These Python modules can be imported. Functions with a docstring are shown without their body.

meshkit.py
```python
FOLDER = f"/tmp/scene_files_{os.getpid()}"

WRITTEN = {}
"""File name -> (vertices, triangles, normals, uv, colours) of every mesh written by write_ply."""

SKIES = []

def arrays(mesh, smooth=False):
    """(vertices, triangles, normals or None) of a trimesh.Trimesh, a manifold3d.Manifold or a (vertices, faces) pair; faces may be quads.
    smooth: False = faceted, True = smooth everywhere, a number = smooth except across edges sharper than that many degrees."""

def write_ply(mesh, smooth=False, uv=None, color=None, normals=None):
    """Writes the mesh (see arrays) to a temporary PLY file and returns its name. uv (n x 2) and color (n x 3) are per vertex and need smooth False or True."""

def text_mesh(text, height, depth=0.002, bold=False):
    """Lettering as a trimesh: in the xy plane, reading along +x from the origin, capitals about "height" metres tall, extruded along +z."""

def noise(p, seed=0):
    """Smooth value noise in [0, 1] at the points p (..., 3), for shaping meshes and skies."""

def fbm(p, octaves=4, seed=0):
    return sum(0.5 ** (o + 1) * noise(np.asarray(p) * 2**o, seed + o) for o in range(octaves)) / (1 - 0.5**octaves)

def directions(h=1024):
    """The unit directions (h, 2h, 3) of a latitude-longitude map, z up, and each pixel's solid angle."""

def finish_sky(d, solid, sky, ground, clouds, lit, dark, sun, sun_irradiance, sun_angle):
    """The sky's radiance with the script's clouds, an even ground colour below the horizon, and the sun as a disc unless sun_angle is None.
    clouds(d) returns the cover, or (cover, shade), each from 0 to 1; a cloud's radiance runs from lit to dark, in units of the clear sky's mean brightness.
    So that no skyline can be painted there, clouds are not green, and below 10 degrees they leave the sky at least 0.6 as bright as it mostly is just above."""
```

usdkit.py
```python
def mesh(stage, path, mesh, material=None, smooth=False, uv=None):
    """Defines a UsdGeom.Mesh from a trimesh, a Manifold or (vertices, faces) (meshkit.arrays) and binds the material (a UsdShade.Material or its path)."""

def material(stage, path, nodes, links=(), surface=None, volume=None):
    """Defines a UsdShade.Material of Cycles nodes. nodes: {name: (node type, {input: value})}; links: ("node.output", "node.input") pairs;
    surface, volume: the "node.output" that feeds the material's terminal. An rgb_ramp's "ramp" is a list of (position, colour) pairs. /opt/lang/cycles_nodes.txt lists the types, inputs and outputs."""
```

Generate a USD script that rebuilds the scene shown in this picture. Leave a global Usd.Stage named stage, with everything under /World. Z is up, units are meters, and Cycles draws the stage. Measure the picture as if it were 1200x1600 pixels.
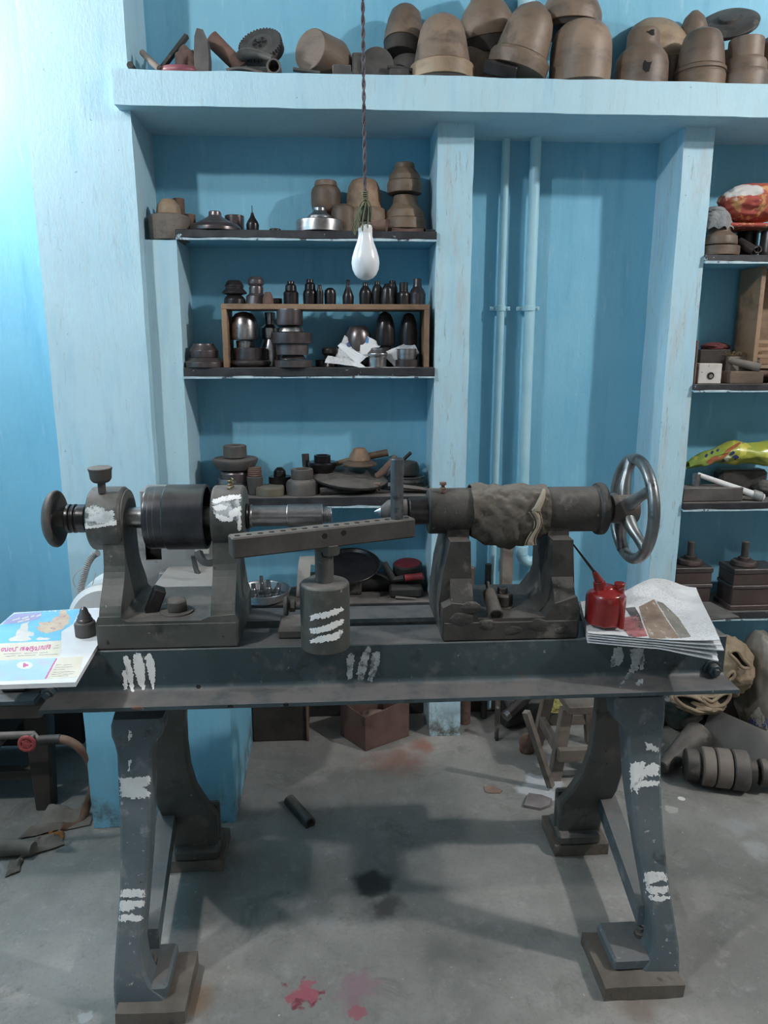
import math, random
import numpy as np, trimesh, usdkit, meshkit
from math import sin, cos, pi, radians
from pxr import Usd, UsdGeom, UsdLux, Gf, Sdf
from shapely.geometry import Polygon, LineString, box as sbox
from shapely import affinity
random.seed(7); np.random.seed(7)
stage = Usd.Stage.CreateInMemory()
UsdGeom.SetStageUpAxis(stage, 'Z'); UsdGeom.SetStageMetersPerUnit(stage, 1.0)
UsdGeom.Xform.Define(stage, '/World'); UsdGeom.Scope.Define(stage, '/World/Looks')

# ------------------------------------------------------------------ camera, lamps, exposure
F = 1155.0; PITCH = radians(12.5); YAW = radians(3.6); H = 1.4
FW = np.array([sin(YAW)*cos(PITCH), cos(YAW)*cos(PITCH), -sin(PITCH)])
RT = np.array([cos(YAW), -sin(YAW), 0.0]); UP = np.cross(RT, FW); CAM = np.array([0, 0, H])
EXPOSURE = 0.12
cam = UsdGeom.Camera.Define(stage, '/World/camera')
cam.CreateHorizontalApertureAttr(36.0); cam.CreateVerticalApertureAttr(48.0)
cam.CreateFocalLengthAttr(36.0*F/1200); cam.CreateExposureAttr(EXPOSURE)
cam.CreateClippingRangeAttr(Gf.Vec2f(0.02, 100))
m4 = np.eye(4); m4[0, :3] = RT; m4[1, :3] = UP; m4[2, :3] = -FW; m4[3, :3] = CAM
cam.AddTransformOp().Set(Gf.Matrix4d(*m4.ravel().tolist()))

def lamp(name, pos, radius, intensity, color):
    l = UsdLux.SphereLight.Define(stage, '/World/'+name)
    l.CreateRadiusAttr(radius); l.CreateIntensityAttr(intensity); l.CreateColorAttr(Gf.Vec3f(*color))
    l.AddTranslateOp().Set(Gf.Vec3d(*pos)); return l
LCOL = (1.0, 0.98, 0.96)
lamp('ceiling_lamp_front', (-1.64, 0.51, 2.80), 0.05, 980, LCOL)
lamp('wall_lamp_left', (-1.52, 2.26, 2.42), 0.045, 700, LCOL)
lamp('ceiling_lamp_right', (2.75, 0.75, 3.00), 0.06, 1250, LCOL)
fill = UsdLux.RectLight.Define(stage, '/World/doorway_daylight')     # added fill light behind the camera, not a real opening
fill.CreateWidthAttr(1.6); fill.CreateHeightAttr(2.0); fill.CreateIntensityAttr(0.35); fill.CreateColorAttr(Gf.Vec3f(1.0, 0.97, 0.93))
fill.AddTranslateOp().Set(Gf.Vec3d(0.5, -2.42, 1.5)); fill.AddRotateXOp().Set(90.0)

# ------------------------------------------------------------------ pixel rays
def ray(px, py): return FW + RT*(px-600)/F - UP*(py-800)/F
def at(px, py, y): d = ray(px, py); return CAM + d*(y/d[1])
def az(px, py, z): d = ray(px, py); return CAM + d*((z-H)/d[2])
def R(r, px, py, y): p = at(px, py, y)-CAM; return r*(p @ FW)/F

# ------------------------------------------------------------------ materials
class Mat:
    def __init__(s): s.n = {}; s.l = []; s.k = 0
    def new(s, kind, inp=None, **links):
        s.k += 1; name = f'n{s.k}'; s.n[name] = (kind, inp or {})
        for a, b in links.items(): s.l.append((b, f'{name}.{a}'))
        return name
    def pos(s, stretch=(1, 1, 1), obj=False):
        if not hasattr(s, 'g'): s.g = s.new('geometry')
        src = s.g+'.position'
        if obj: src = s.new('texture_coordinate')+'.object'
        if tuple(stretch) == (1, 1, 1): return src
        return s.new('mapping', {'scale': stretch}, vector=src)+'.vector'
    def noise(s, scale, detail=4, rough=.55, stretch=(1, 1, 1), obj=False, dist=0):
        return s.new('noise_texture', {'scale': scale, 'detail': detail, 'roughness': rough, 'distortion': dist}, vector=s.pos(stretch, obj))+'.fac'
    def rm(s, x, lo, hi, a=0., b=1.):
        return s.new('map_range', {'range_type': 'smoothstep', 'from_min': lo, 'from_max': hi, 'to_min': a, 'to_max': b, 'clamp': True}, value=x)+'.result'
    def mul(s, a, b, kind='multiply'):
        if isinstance(b, (int, float)): return s.new('math', {'math_type': kind, 'value2': float(b)}, value1=a)+'.value'
        return s.new('math', {'math_type': kind}, value1=a, value2=b)+'.value'
    def mix(s, fac, a, b, kind='mix'):
        inp, lk = {'mix_type': kind}, {}
        for k, v in (('fac', fac), ('color1', a), ('color2', b)):
            if isinstance(v, str): lk[k] = v
            else: inp[k] = v
        return s.new('mix', inp, **lk)+'.color'
    def spot(s, c, r, soft=.4, amp=.05, scale=12):
        nz = s.new('noise_texture', {'scale': scale, 'detail': 3.0}, vector=s.pos())+'.color'
        off = s.new('vector_math', {'math_type': 'multiply_add', 'vector2': (amp*2,)*3, 'vector3': (-amp,)*3}, vector1=nz)+'.vector'
        p = s.new('vector_math', {'math_type': 'add'}, vector1=off, vector2=s.pos())+'.vector'
        q = s.new('vector_math', {'math_type': 'subtract', 'vector2': c}, vector1=p)+'.vector'
        if np.ndim(r): q = s.new('vector_math', {'math_type': 'multiply', 'vector2': tuple(1/x for x in r)}, vector1=q)+'.vector'; rr = 1.0
        else: rr = r
        d = s.new('vector_math', {'math_type': 'length'}, vector1=q)+'.value'
        return s.rm(d, rr*(1-soft), rr, 1., 0.)
    def done(s, name, color, rough=.6, metal=0., bump=None, bstr=.3, bdist=.004, **kw):
        inp, lk = {'metallic': metal, **kw}, {}
        for k, v in (('base_color', color), ('roughness', rough)):
            if isinstance(v, str): lk[k] = v
            else: inp[k] = v
        if bump: lk['normal'] = s.new('bump', {'strength': bstr, 'distance': bdist}, height=bump)+'.normal'
        p = s.new('principled_bsdf', inp, **lk)
        return usdkit.material(stage, '/World/Looks/'+name, s.n, s.l, surface=p+'.BSDF')

def gen(name, c1, c2, scale=8, rough=.6, metal=0., layers=(), bump=None, bstr=.3, stretch=(1, 1, 1), dust=None, vary=0., bdist=.003, **kw):
    """two tones of noise, then layers (colour, scale, lo, hi[, stretch]) and dust that lies on upward faces"""
    m = Mat(); col = m.mix(m.rm(m.noise(scale, 5, .6, stretch), .3, .7), c1, c2)
    for L in layers:
        col = m.mix(m.rm(m.noise(L[1], 5, .65, L[4] if len(L) > 4 else (1, 1, 1)), L[2], L[3]), col, L[0])
    if vary:
        ri = m.new('object_info')+'.random'
        v = m.rm(ri, 0., 1., 1-vary, 1+vary)
        col = m.new('hsv', {'hue': .5, 'saturation': 1., 'fac': 1.}, color=col, value=v)+'.color'
    if dust:
        nz = m.new('separate_xyz', {}, vector=m.g+'.normal')+'.z'
        f = m.mul(m.rm(nz, .5, .95), m.rm(m.noise(25, 4, .6), .25, .6, .35, 1.))
        col = m.mix(f, col, dust)
    b = m.noise(bump, 5, .6) if bump else None
    return m.done(name, col, rough, metal, b, bstr, bdist, **kw)

def wall_mat(name, scuff, BLUE, BLUE2, BLUE3):
    m = Mat(); col = m.mix(m.rm(m.noise(2.2, 5, .6), .3, .7), BLUE, BLUE2)
    col = m.mix(m.rm(m.noise(5, 4, .6, (3.5, 3.5, .5)), .5, .75, 0, .7), col, BLUE3)
    col = m.mix(m.rm(m.noise(14, 5, .7, (2.2, 2.2, .35)), .58, .8, 0, .5), col, (.50, .70, .78))
    col = m.mix(m.rm(m.noise(60, 3, .6), .70, .76, 0, .6), col, (.12, .26, .34))
    col = m.mix(m.rm(m.noise(3.1, 6, .7, dist=.4), .66, .82, 0, .45), col, (.24, .36, .42))
    if scuff:
        col = m.mix(m.rm(m.noise(7, 6, .78, (3, 3, .45)), .46, .66, 0, scuff), col, (.44, .53, .57))
        col = m.mix(m.rm(m.noise(20, 6, .78, (3, 3, .4)), .57, .68, 0, scuff), col, (.27, .31, .33))
    zz = m.new('separate_xyz', {}, vector=m.pos())+'.z'
    col = m.mix(m.mul(m.rm(zz, .01, .16, 1., 0.), m.rm(m.noise(13, 5, .7), .38, .62)), col, (.10, .095, .08))
    b = m.mul(m.noise(28, 6, .65), m.noise(110, 3, .6, (1, 1, .4)), 'add')
    return m.done(name, col, .62, 0., b, .2, .004)
WALL = wall_mat('shaded_wall_paint', 0, (.175, .455, .625), (.215, .50, .665), (.135, .40, .575))  # blue paint darkened to carry the dimmer light in the niche
PALE = wall_mat('lit_wall_paint', .25, (.40, .62, .735), (.46, .67, .765), (.33, .57, .71)); PIL = wall_mat('lit_pillar_paint', .8, (.40, .62, .735), (.46, .67, .765), (.33, .57, .71))  # paler copies for the stronger light on pillars and slab, plus grey scuffs
OFFW = gen('limewash', (.17, .165, .155), (.23, .22, .205), 3, .85)
SHELFTOP = gen('shelf_top_grime', (.055, .05, .05), (.10, .09, .085), 20, .8, bump=60, dust=(.16, .145, .135))
m = Mat(); c = m.mix(m.rm(m.noise(18, 5), .3, .7), (.012, .013, .017), (.035, .036, .042))
c = m.mix(m.rm(m.noise(7, 5, .7, (1, 1, 1.6)), .66, .70), c, (.42, .55, .62)); c = m.mix(m.rm(m.noise(40, 4, .7), .66, .72), c, (.22, .24, .26))
EDGE = m.done('black_edge_paint', c, .55, 0., m.noise(50), .3)
EDGELINE = gen('edge_drip_paint', (.30, .44, .52), (.50, .62, .68), 30, .6, 0., [((.06, .07, .08), 26, .55, .62)])

# floor: cement with stains that have shapes of their own
m = Mat(); c = m.mix(m.rm(m.noise(2.5, 6, .65), .3, .7), (.195, .190, .180), (.315, .303, .287))
c = m.mix(m.rm(m.noise(1.3, 4, .6), .45, .7, 0, .6), c, (.155, .168, .155))
c = m.mix(m.rm(m.noise(17, 6, .7), .55, .75, 0, .55), c, (.40, .385, .365))
c = m.mix(m.rm(m.noise(6, 6, .75, dist=.8), .52, .72, 0, .6), c, (.105, .112, .10))
c = m.mix(m.rm(m.noise(90, 5, .75), .50, .66, 0, .32), c, (.14, .14, .13))
c = m.mix(m.rm(m.noise(11, 7, .8, dist=.5), .56, .66, 0, .45), c, (.36, .35, .335))
c = m.mix(m.rm(m.noise(14, 7, .82, dist=1.2), .60, .70, 0, .5), c, (.085, .088, .08))
c = m.mix(m.rm(m.noise(75, 3, .6), .70, .75), c, (.52, .51, .49))
c = m.mix(m.rm(m.noise(38, 4, .7), .74, .77, 0, .8), c, (.035, .035, .033))
def fs(px, py, rpx, col, soft=.5, amp=.05, scale=14, k=1.0, asp=1.0):
    global c
    p = az(px, py, 0); r = rpx*((p-CAM) @ FW)/F
    c = m.mix(m.mul(m.spot((p[0], p[1], 0), (r, r*asp, r), soft, amp, scale), k), c, col)
fs(475, 1552, 30, (.20, .05, .065), .35, .06, 32); fs(475, 1550, 24, (.36, .11, .14), .25, .05, 34, .9); fs(560, 1545, 45, (.26, .16, .19), .7, .06, 16, .7); fs(560, 1582, 14, (.30, .09, .12), .3, .03, 40, .8)
fs(580, 1378, 40, (.035, .036, .032), .5, .05, 16, .9); fs(602, 1418, 36, (.07, .062, .056), .6, .05, 18, .8)
fs(850, 1232, 44, (.50, .52, .55), .25, .06, 14, .85, .9); fs(620, 1190, 75, (.20, .10, .075), .9, .07, 14, .75, .8); fs(660, 1165, 28, (.24, .105, .075), .8, .04, 20, .8)
fs(1065, 1248, 6, (.7, .7, .68), .2, .004); fs(1050, 1265, 12, (.42, .40, .38), .3, .02, 40); fs(1160, 1290, 35, (.34, .35, .36), .8, .06, 14, .6, .8)
fs(1180, 1325, 26, (.40, .41, .42), .6, .05, 18, .6); fs(700, 1500, 70, (.075, .085, .072), .9, .07, 10, .6); fs(130, 1590, 14, (.42, .43, .44), .3, .03, 30, .7)
fs(515, 1440, 16, (.27, .27, .27), .7, .02); fs(470, 1410, 14, (.36, .37, .37), .7, .03, 25, .5); fs(300, 1560, 45, (.22, .15, .10), .8, .05, 12, .8); fs(1000, 1575, 60, (.15, .11, .085), .8, .05, 12, .7, .5)
FLOOR = m.done('cement_floor', c, m.rm(m.noise(6, 5), .3, .7, .45, .75), 0., m.noise(45, 6, .7), .22, .004)
CEIL = gen('ceiling_paint', (.27, .265, .255), (.32, .315, .30), 3, .8)

BEDP = gen('bed_paint', (.030, .052, .062), (.054, .080, .092), 5, .48, 0., [((.12, .125, .13), 14, .55, .72), ((.016, .020, .022), 10, .57, .72), ((.26, .26, .26), 70, .66, .72), ((.09, .05, .04), 8, .66, .74)], bump=60, bstr=.2, dust=(.15, .14, .137))
LEGP = gen('leg_paint', (.085, .115, .13), (.135, .16, .175), 7, .5, 0., [((.22, .235, .245), 24, .54, .70), ((.040, .046, .048), 12, .60, .72), ((.42, .44, .46), 70, .64, .70), ((.03, .03, .03), 55, .68, .72)], bump=40, bstr=.4, dust=(.17, .165, .16))
CAST = gen('cast_iron_paint', (.048, .056, .050), (.085, .083, .076), 7, .5, 0., [((.135, .122, .11), 12, .52, .72), ((.020, .022, .020), 9, .57, .70), ((.30, .30, .29), 60, .67, .72), ((.012, .012, .012), 40, .66, .72), ((.06, .085, .078), 5, .58, .68)], bump=35, bstr=.45, dust=(.16, .145, .135))
GREASE = gen('greasy_iron', (.030, .028, .026), (.060, .055, .050), 12, .6, 0.1, [((.14, .125, .112), 16, .54, .70), ((.010, .010, .010), 9, .55, .70), ((.2, .19, .175), 60, .66, .73), ((.09, .06, .045), 7, .62, .72)], bump=45, bstr=.7, dust=(.12, .108, .098))
STEEL = gen('turned_steel', (.30, .29, .30), (.42, .41, .42), 30, .30, .95, [((.14, .13, .13), 11, .55, .75)], stretch=(1, 1, 3))
STEELD = gen('oxidised_steel', (.095, .078, .082), (.17, .145, .15), 10, .30, .65, [((.06, .045, .042), 14, .58, .74), ((.26, .24, .24), 50, .70, .78)], vary=.25, bump=80, bstr=.1, dust=(.15, .13, .125))
BLACKST = gen('black_steel', (.018, .016, .017), (.046, .040, .042), 14, .28, .5, [((.09, .08, .08), 45, .66, .76)], vary=.2)
IRON = gen('dusty_iron', (.060, .055, .053), (.105, .095, .09), 12, .65, .15, [((.11, .07, .055), 16, .6, .74), ((.03, .028, .027), 9, .58, .74)], bump=60, bstr=.4, vary=.2, dust=(.17, .15, .135))
RUST = gen('rusty_iron', (.10, .058, .045), (.17, .10, .078), 10, .75, 0., [((.05, .035, .03), 13, .55, .7)], bump=60, bstr=.4, dust=(.20, .14, .115))
def wood(name, a, b, dark, rough=.55, vary=.2):
    m = Mat(); col = m.mix(m.rm(m.noise(5, 4), .3, .7), a, b)
    col = m.mix(m.rm(m.noise(11, 5, .6, (1, 1, 2.5)), .48, .74, 0, .55), col, dark)
    col = m.mix(m.rm(m.noise(6, 5, .7), .50, .68, 0, .8), col, dark)
    col = m.mix(m.rm(m.noise(70, 3, .6), .72, .78, 0, .4), col, tuple(x*.4 for x in dark))
    ri = m.new('object_info')+'.random'; v = m.rm(ri, 0., 1., 1-vary, 1+vary)
    col = m.new('hsv', {'hue': .5, 'saturation': 1., 'fac': 1.}, color=col, value=v)+'.color'
    return m.done(name, col, rough, 0., m.noise(60, 5, .6, (1, 1, 3)), .2)
WOODC = wood('turned_wood', (.140, .098, .072), (.225, .160, .115), (.062, .045, .037), .5)
WOODL = wood('pale_turned_wood', (.27, .195, .125), (.34, .25, .165), (.16, .11, .075))
WOODD = wood('dark_turned_wood', (.115, .078, .055), (.185, .125, .082), (.05, .036, .028))
WOODF = wood('frame_wood', (.22, .135, .080), (.33, .215, .135), (.11, .068, .045), .6, .1)
WOODG = wood('grey_wood', (.13, .108, .092), (.21, .178, .155), (.065, .055, .048), .75, .1)
DARKRIM = gen('dark_wood_rim', (.016, .014, .013), (.045, .036, .03), 18, .7)  # near-black tone for the lower rims and undersides of some chucks
CHROME = gen('worn_chrome', (.15, .165, .17), (.27, .28, .285), 14, .33, .7, [((.055, .065, .068), 10, .50, .64), ((.5, .5, .5), 50, .70, .76)], bump=50, bstr=.15)
RAG = gen('greasy_rag', (.075, .064, .052), (.125, .108, .09), 9, .9, 0., [((.030, .025, .021), 9, .50, .68), ((.16, .14, .115), 14, .58, .72)], bump=120, bstr=.5, dust=(.17, .15, .13))
RAGP = gen('pale_rag', (.27, .225, .17), (.36, .31, .24), 20, .9, bump=120, bstr=.4)
WHITE = gen('white_brush_paint', (.80, .80, .80), (.88, .88, .87), 25, .6, 0., [((.25, .27, .28), 55, .60, .70, (1, 1, .4))], bump=90, bstr=.3)
WHITED = gen('thin_white_paint', (.34, .37, .39), (.62, .65, .67), 30, .6, 0., [((.12, .14, .15), 42, .48, .62)], bump=90, bstr=.3)
HOLE = gen('dark_hole', (.006, .006, .006), (.01, .01, .01), 20, .9)
RED = gen('red_can_enamel', (.17, .007, .008), (.27, .014, .012), 14, .25, 0., [((.04, .006, .006), 14, .52, .68), ((.015, .008, .008), 40, .62, .70)], coat_weight=.6)
REDD = gen('dirty_red_plastic', (.16, .014, .02), (.24, .03, .035), 20, .5)
CONC = gen('grubby_concrete', (.10, .085, .07), (.17, .148, .128), 9, .85, 0., [((.19, .10, .06), 7, .58, .75), ((.05, .045, .04), 20, .6, .74)], bump=40, bstr=.6, bdist=.006)
PAPER = gen('white_paper', (.68, .70, .73), (.78, .80, .82), 6, .75)
PLASTW = gen('yellowed_plastic', (.42, .41, .38), (.52, .51, .48), 8, .5, 0., [((.25, .24, .22), 20, .6, .75)])
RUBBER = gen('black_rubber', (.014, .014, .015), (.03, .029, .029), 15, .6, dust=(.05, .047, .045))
GREYM = gen('grey_machine_paint', (.21, .225, .23), (.29, .30, .30), 6, .5, 0., [((.12, .12, .115), 11, .55, .72)], bump=40, bstr=.2, dust=(.25, .235, .22))
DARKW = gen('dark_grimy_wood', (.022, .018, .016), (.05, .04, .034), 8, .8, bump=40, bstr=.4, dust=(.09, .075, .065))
SACK = gen('hessian_cloth', (.22, .165, .11), (.32, .25, .17), 14, .9, 0., [((.12, .088, .06), 10, .56, .74)], bump=140, bstr=.5)

# ------------------------------------------------------------------ mesh helpers
def tm(v, f): return trimesh.Trimesh(np.asarray(v, float), np.asarray(f, int), process=False)
def cat(*ms): return trimesh.util.concatenate([x for x in ms])
def tri(f):
    f = np.asarray(f); return np.vstack([f[:, [0, 1, 2]], f[:, [0, 2, 3]]])
def cbox(x0, x1, y0, y1, z0, z1, b=.003):
    c = np.array([(x0+x1)/2, (y0+y1)/2, (z0+z1)/2]); h = np.array([abs(x1-x0), abs(y1-y0), abs(z1-z0)])/2
    b = min(b, h.min()*.6); P = []
    for s in np.ndindex(2, 2, 2):
        s = np.array(s)*2-1
        for k in range(3):
            q = h-b; q = q.copy(); q[k] = h[k]; P.append(c+s*q)
    return trimesh.convex.convex_hull(np.array(P))
def rbox(x0, x1, y0, y1, z0, z1, seg=.05, amp=.0025, freq=7, seed=0):
    """plastered box: subdivided and slightly uneven"""
    b = trimesh.creation.box(extents=[1, 1, 1]); n = [max(1, int(round(abs(a)/seg))) for a in (x1-x0, y1-y0, z1-z0)]
    n = [min(k, 60) for k in n]; V, Fc = [], []; off = 0
    for ax in range(3):
        u, v = [(1, 2), (2, 0), (0, 1)][ax]
        gu, gv = np.meshgrid(np.linspace(0, 1, n[u]+1), np.linspace(0, 1, n[v]+1), indexing='ij')
        for s in (0, 1):
            P = np.zeros((gu.size, 3)); P[:, u] = gu.ravel(); P[:, v] = gv.ravel(); P[:, ax] = s
            i = np.arange(gu.size).reshape(gu.shape); q = np.stack([i[:-1, :-1], i[1:, :-1], i[1:, 1:], i[:-1, 1:]], -1).reshape(-1, 4)
            if s == 0: q = q[:, ::-1]
            V.append(P); Fc.append(tri(q)+off); off += len(P)
    V = np.vstack(V)*[x1-x0, y1-y0, z1-z0]+[x0, y0, z0]
    for k in range(3): V[:, k] += amp*2*(meshkit.fbm(V*freq+k*17.3, 3, seed+k)-.5)
    t = tm(V, np.vstack(Fc)); t.merge_vertices(digits_vertex=7); return t
def soften(prof, b=.0014):
    out = []; P = [np.array(p, float) for p in prof]
    for i, p in enumerate(P):
        if 0 < i < len(P)-1:
            a, c = P[i-1]-p, P[i+1]-p; la, lc = np.linalg.norm(a), np.linalg.norm(c)
            if la > 1e-6 and lc > 1e-6:
                cs = a @ c/(la*lc)
                if cs > -.88:
                    k = min(b, .3*la, .3*lc); out += [p+a/la*k, p+c/lc*k]; continue
        out.append(p)
    return out
def rev(prof, seg=40, b=.0014, hole=None):
    """solid of revolution about z; prof (r, z) upward; hole (r, depth) bores the top"""
    P = [tuple(p) for p in prof]
    if P[0][0] > 1e-6: P = [(0, P[0][1])]+P
    if hole:
        zt = P[-1][1]; P += [(hole[0], zt), (hole[0], zt-hole[1]), (0, zt-hole[1])]
    elif P[-1][0] > 1e-6: P = P+[(0, P[-1][1])]
    P = soften(P, b); P[0] = np.array([0, P[0][1]]); P[-1] = np.array([0, P[-1][1]])
    V, Fc, rows = [], [], []
    th = np.linspace(0, 2*pi, seg, endpoint=False)
    for r, z in P:
        rows.append(len(V))
        if r < 1e-7: V.append((0, 0, z))
        else: V += [(r*cos(t), r*sin(t), z) for t in th]
    for i in range(len(P)-1):
        a, c, ra, rc = rows[i], rows[i+1], P[i][0], P[i+1][0]
        for k in range(seg):
            k2 = (k+1) % seg
            if ra < 1e-7 and rc < 1e-7: continue
            if ra < 1e-7: Fc.append((a, c+k2, c+k))
            elif rc < 1e-7: Fc.append((a+k, a+k2, c))
            else: Fc += [(a+k, a+k2, c+k2), (a+k, c+k2, c+k)]
    return tm(V, Fc)
def frame(d):
    d = np.asarray(d, float); d = d/np.linalg.norm(d); a = np.array([0, 0, 1.]) if abs(d[2]) < .9 else np.array([1., 0, 0])
    u = np.cross(a, d); u /= np.linalg.norm(u); return u, np.cross(d, u), d
def along(mesh, p, d, roll=0):
    """places a mesh built about +z so that its z runs along d from p"""
    u, v, w = frame(d); c, s = cos(roll), sin(roll); mm = np.eye(4); mm[:3, 0] = u*c+v*s; mm[:3, 1] = -u*s+v*c; mm[:3, 2] = w; mm[:3, 3] = p
    k = mesh.copy(); k.apply_transform(mm); return k
def rod(p, q, r, r2=None, seg=20, b=.001, hole=None):
    p, q = np.asarray(p, float), np.asarray(q, float); L = np.linalg.norm(q-p)
    return along(rev([(r, 0), (r if r2 is None else r2, L)], seg, b, hole), p, q-p)
def revx(prof, y, z, seg=40, b=.0014):
    """solid of revolution about the x axis through (y, z); prof (r, x)"""
    k = rev([(r, x) for r, x in prof], seg, b); v = k.vertices.copy(); k.vertices = np.stack([v[:, 2], v[:, 0]+y, v[:, 1]+z], 1); return k
def ext(poly, axis, a, b):
    """extrudes a shapely polygon: axis 'x': polygon in (y, z), 'y': (x, z), 'z': (x, y)"""
    k = trimesh.creation.extrude_polygon(poly, b-a, engine='earcut'); v = k.vertices.copy()
    if axis == 'x': k.vertices = np.stack([v[:, 2]+a, v[:, 0], v[:, 1]], 1)
    elif axis == 'y': k.vertices = np.stack([v[:, 0], v[:, 2]+a, v[:, 1]], 1); k.invert()
    else: k.vertices = v+[0, 0, a]
    return k
def tube(pts, r, seg=10, closed=False, smooth=0):
    P = np.array(pts, float)
    if smooth:
        from scipy.interpolate import CubicSpline
        t = np.r_[0, np.cumsum(np.linalg.norm(np.diff(P, axis=0), axis=1))]; P = CubicSpline(t, P)(np.linspace(0, t[-1], smooth))
    n = len(P); r = np.broadcast_to(np.asarray(r, float), (n,)) if np.ndim(r) == 0 else np.interp(np.linspace(0, 1, n), np.linspace(0, 1, len(r)), r)
    T = np.gradient(P, axis=0); 
    if closed: T = np.roll(P, -1, 0)-np.roll(P, 1, 0)
    T /= np.linalg.norm(T, axis=1)[:, None]+1e-12; u, _, _ = frame(T[0]); V = []
    for i in range(n):
        u = u-T[i]*(u @ T[i]); u /= np.linalg.norm(u); w = np.cross(T[i], u)
        V += [P[i]+r[i]*(cos(t)*u+sin(t)*w) for t in np.linspace(0, 2*pi, seg, endpoint=False)]
    Fc = []
    for i in range(n if closed else n-1):
        a, c = i*seg, ((i+1) % n)*seg
        for k in range(seg):
            k2 = (k+1) % seg; Fc += [(a+k, a+k2, c+k2), (a+k, c+k2, c+k)]
    if not closed:
        V += [P[0], P[-1]]; e = n*seg
        for k in range(seg):
            k2 = (k+1) % seg; Fc += [(e, k2, k), (e+1, (n-1)*seg+k, (n-1)*seg+k2)]
    return tm(V, Fc)
def loft(secs, cap=True):
    """secs: rings of equal point count"""
    n, k = len(secs), len(secs[0]); V = np.vstack(secs); Fc = []
    for i in range(n-1):
        for j in range(k):
            j2 = (j+1) % k; Fc += [(i*k+j, i*k+j2, (i+1)*k+j2), (i*k+j, (i+1)*k+j2, (i+1)*k+j)]
    if cap:
        for j in range(1, k-1): Fc += [(0, j+1, j), ((n-1)*k, (n-1)*k+j, (n-1)*k+j+1)]
    t = tm(V, Fc); t.fix_normals(); return t
def union(*ms):
    import manifold3d as mf
    try:
        out = None
        for k in ms:
            k = tm(k.vertices, k.faces); k.merge_vertices(digits_vertex=7); k.fix_normals()
            o = mf.Manifold(mf.Mesh(np.asarray(k.vertices, np.float32), np.asarray(k.faces, np.uint32)))
            if o.status() != mf.Error.NoError or o.volume() == 0: raise ValueError(str(o.status()))
            out = o if out is None else out+o
        q = out.to_mesh(); return tm(q.vert_properties[:, :3], q.tri_verts)
    except Exception as e:
        print('union failed', e); return cat(*ms)
def ring4(x0, x1, y0, y1, z, b=.006):
    return np.array([(x0+b, y0, z), (x1-b, y0, z), (x1, y0+b, z), (x1, y1-b, z), (x1-b, y1, z), (x0+b, y1, z), (x0, y1-b, z), (x0, y0+b, z)])
def hexnut(p, d, r, h, roll=0):
    return along(rev([(r*.9, 0), (r, h*.1), (r, h*.85), (r*.86, h)], 6, .0003), p, d, roll)
def blob(c, r, amp=.25, freq=3., seed=0, sub=4, flat=None, ridg=0.):
    k = trimesh.creation.icosphere(sub, 1.0); v = k.vertices.copy(); n = meshkit.fbm(v*freq+seed*11.7, 4, seed)-.5
    if ridg: n = n*(1-ridg)+ridg*(.5-np.abs(meshkit.fbm(v*freq*1.3+seed*3.1+9, 3, seed+5)-.5)*4)
    v *= (1+amp*2*n)[:, None]; v *= np.asarray(r)
    if flat is not None: v[:, 2] = np.maximum(v[:, 2], flat)
    k.vertices = v+np.asarray(c); return k
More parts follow.
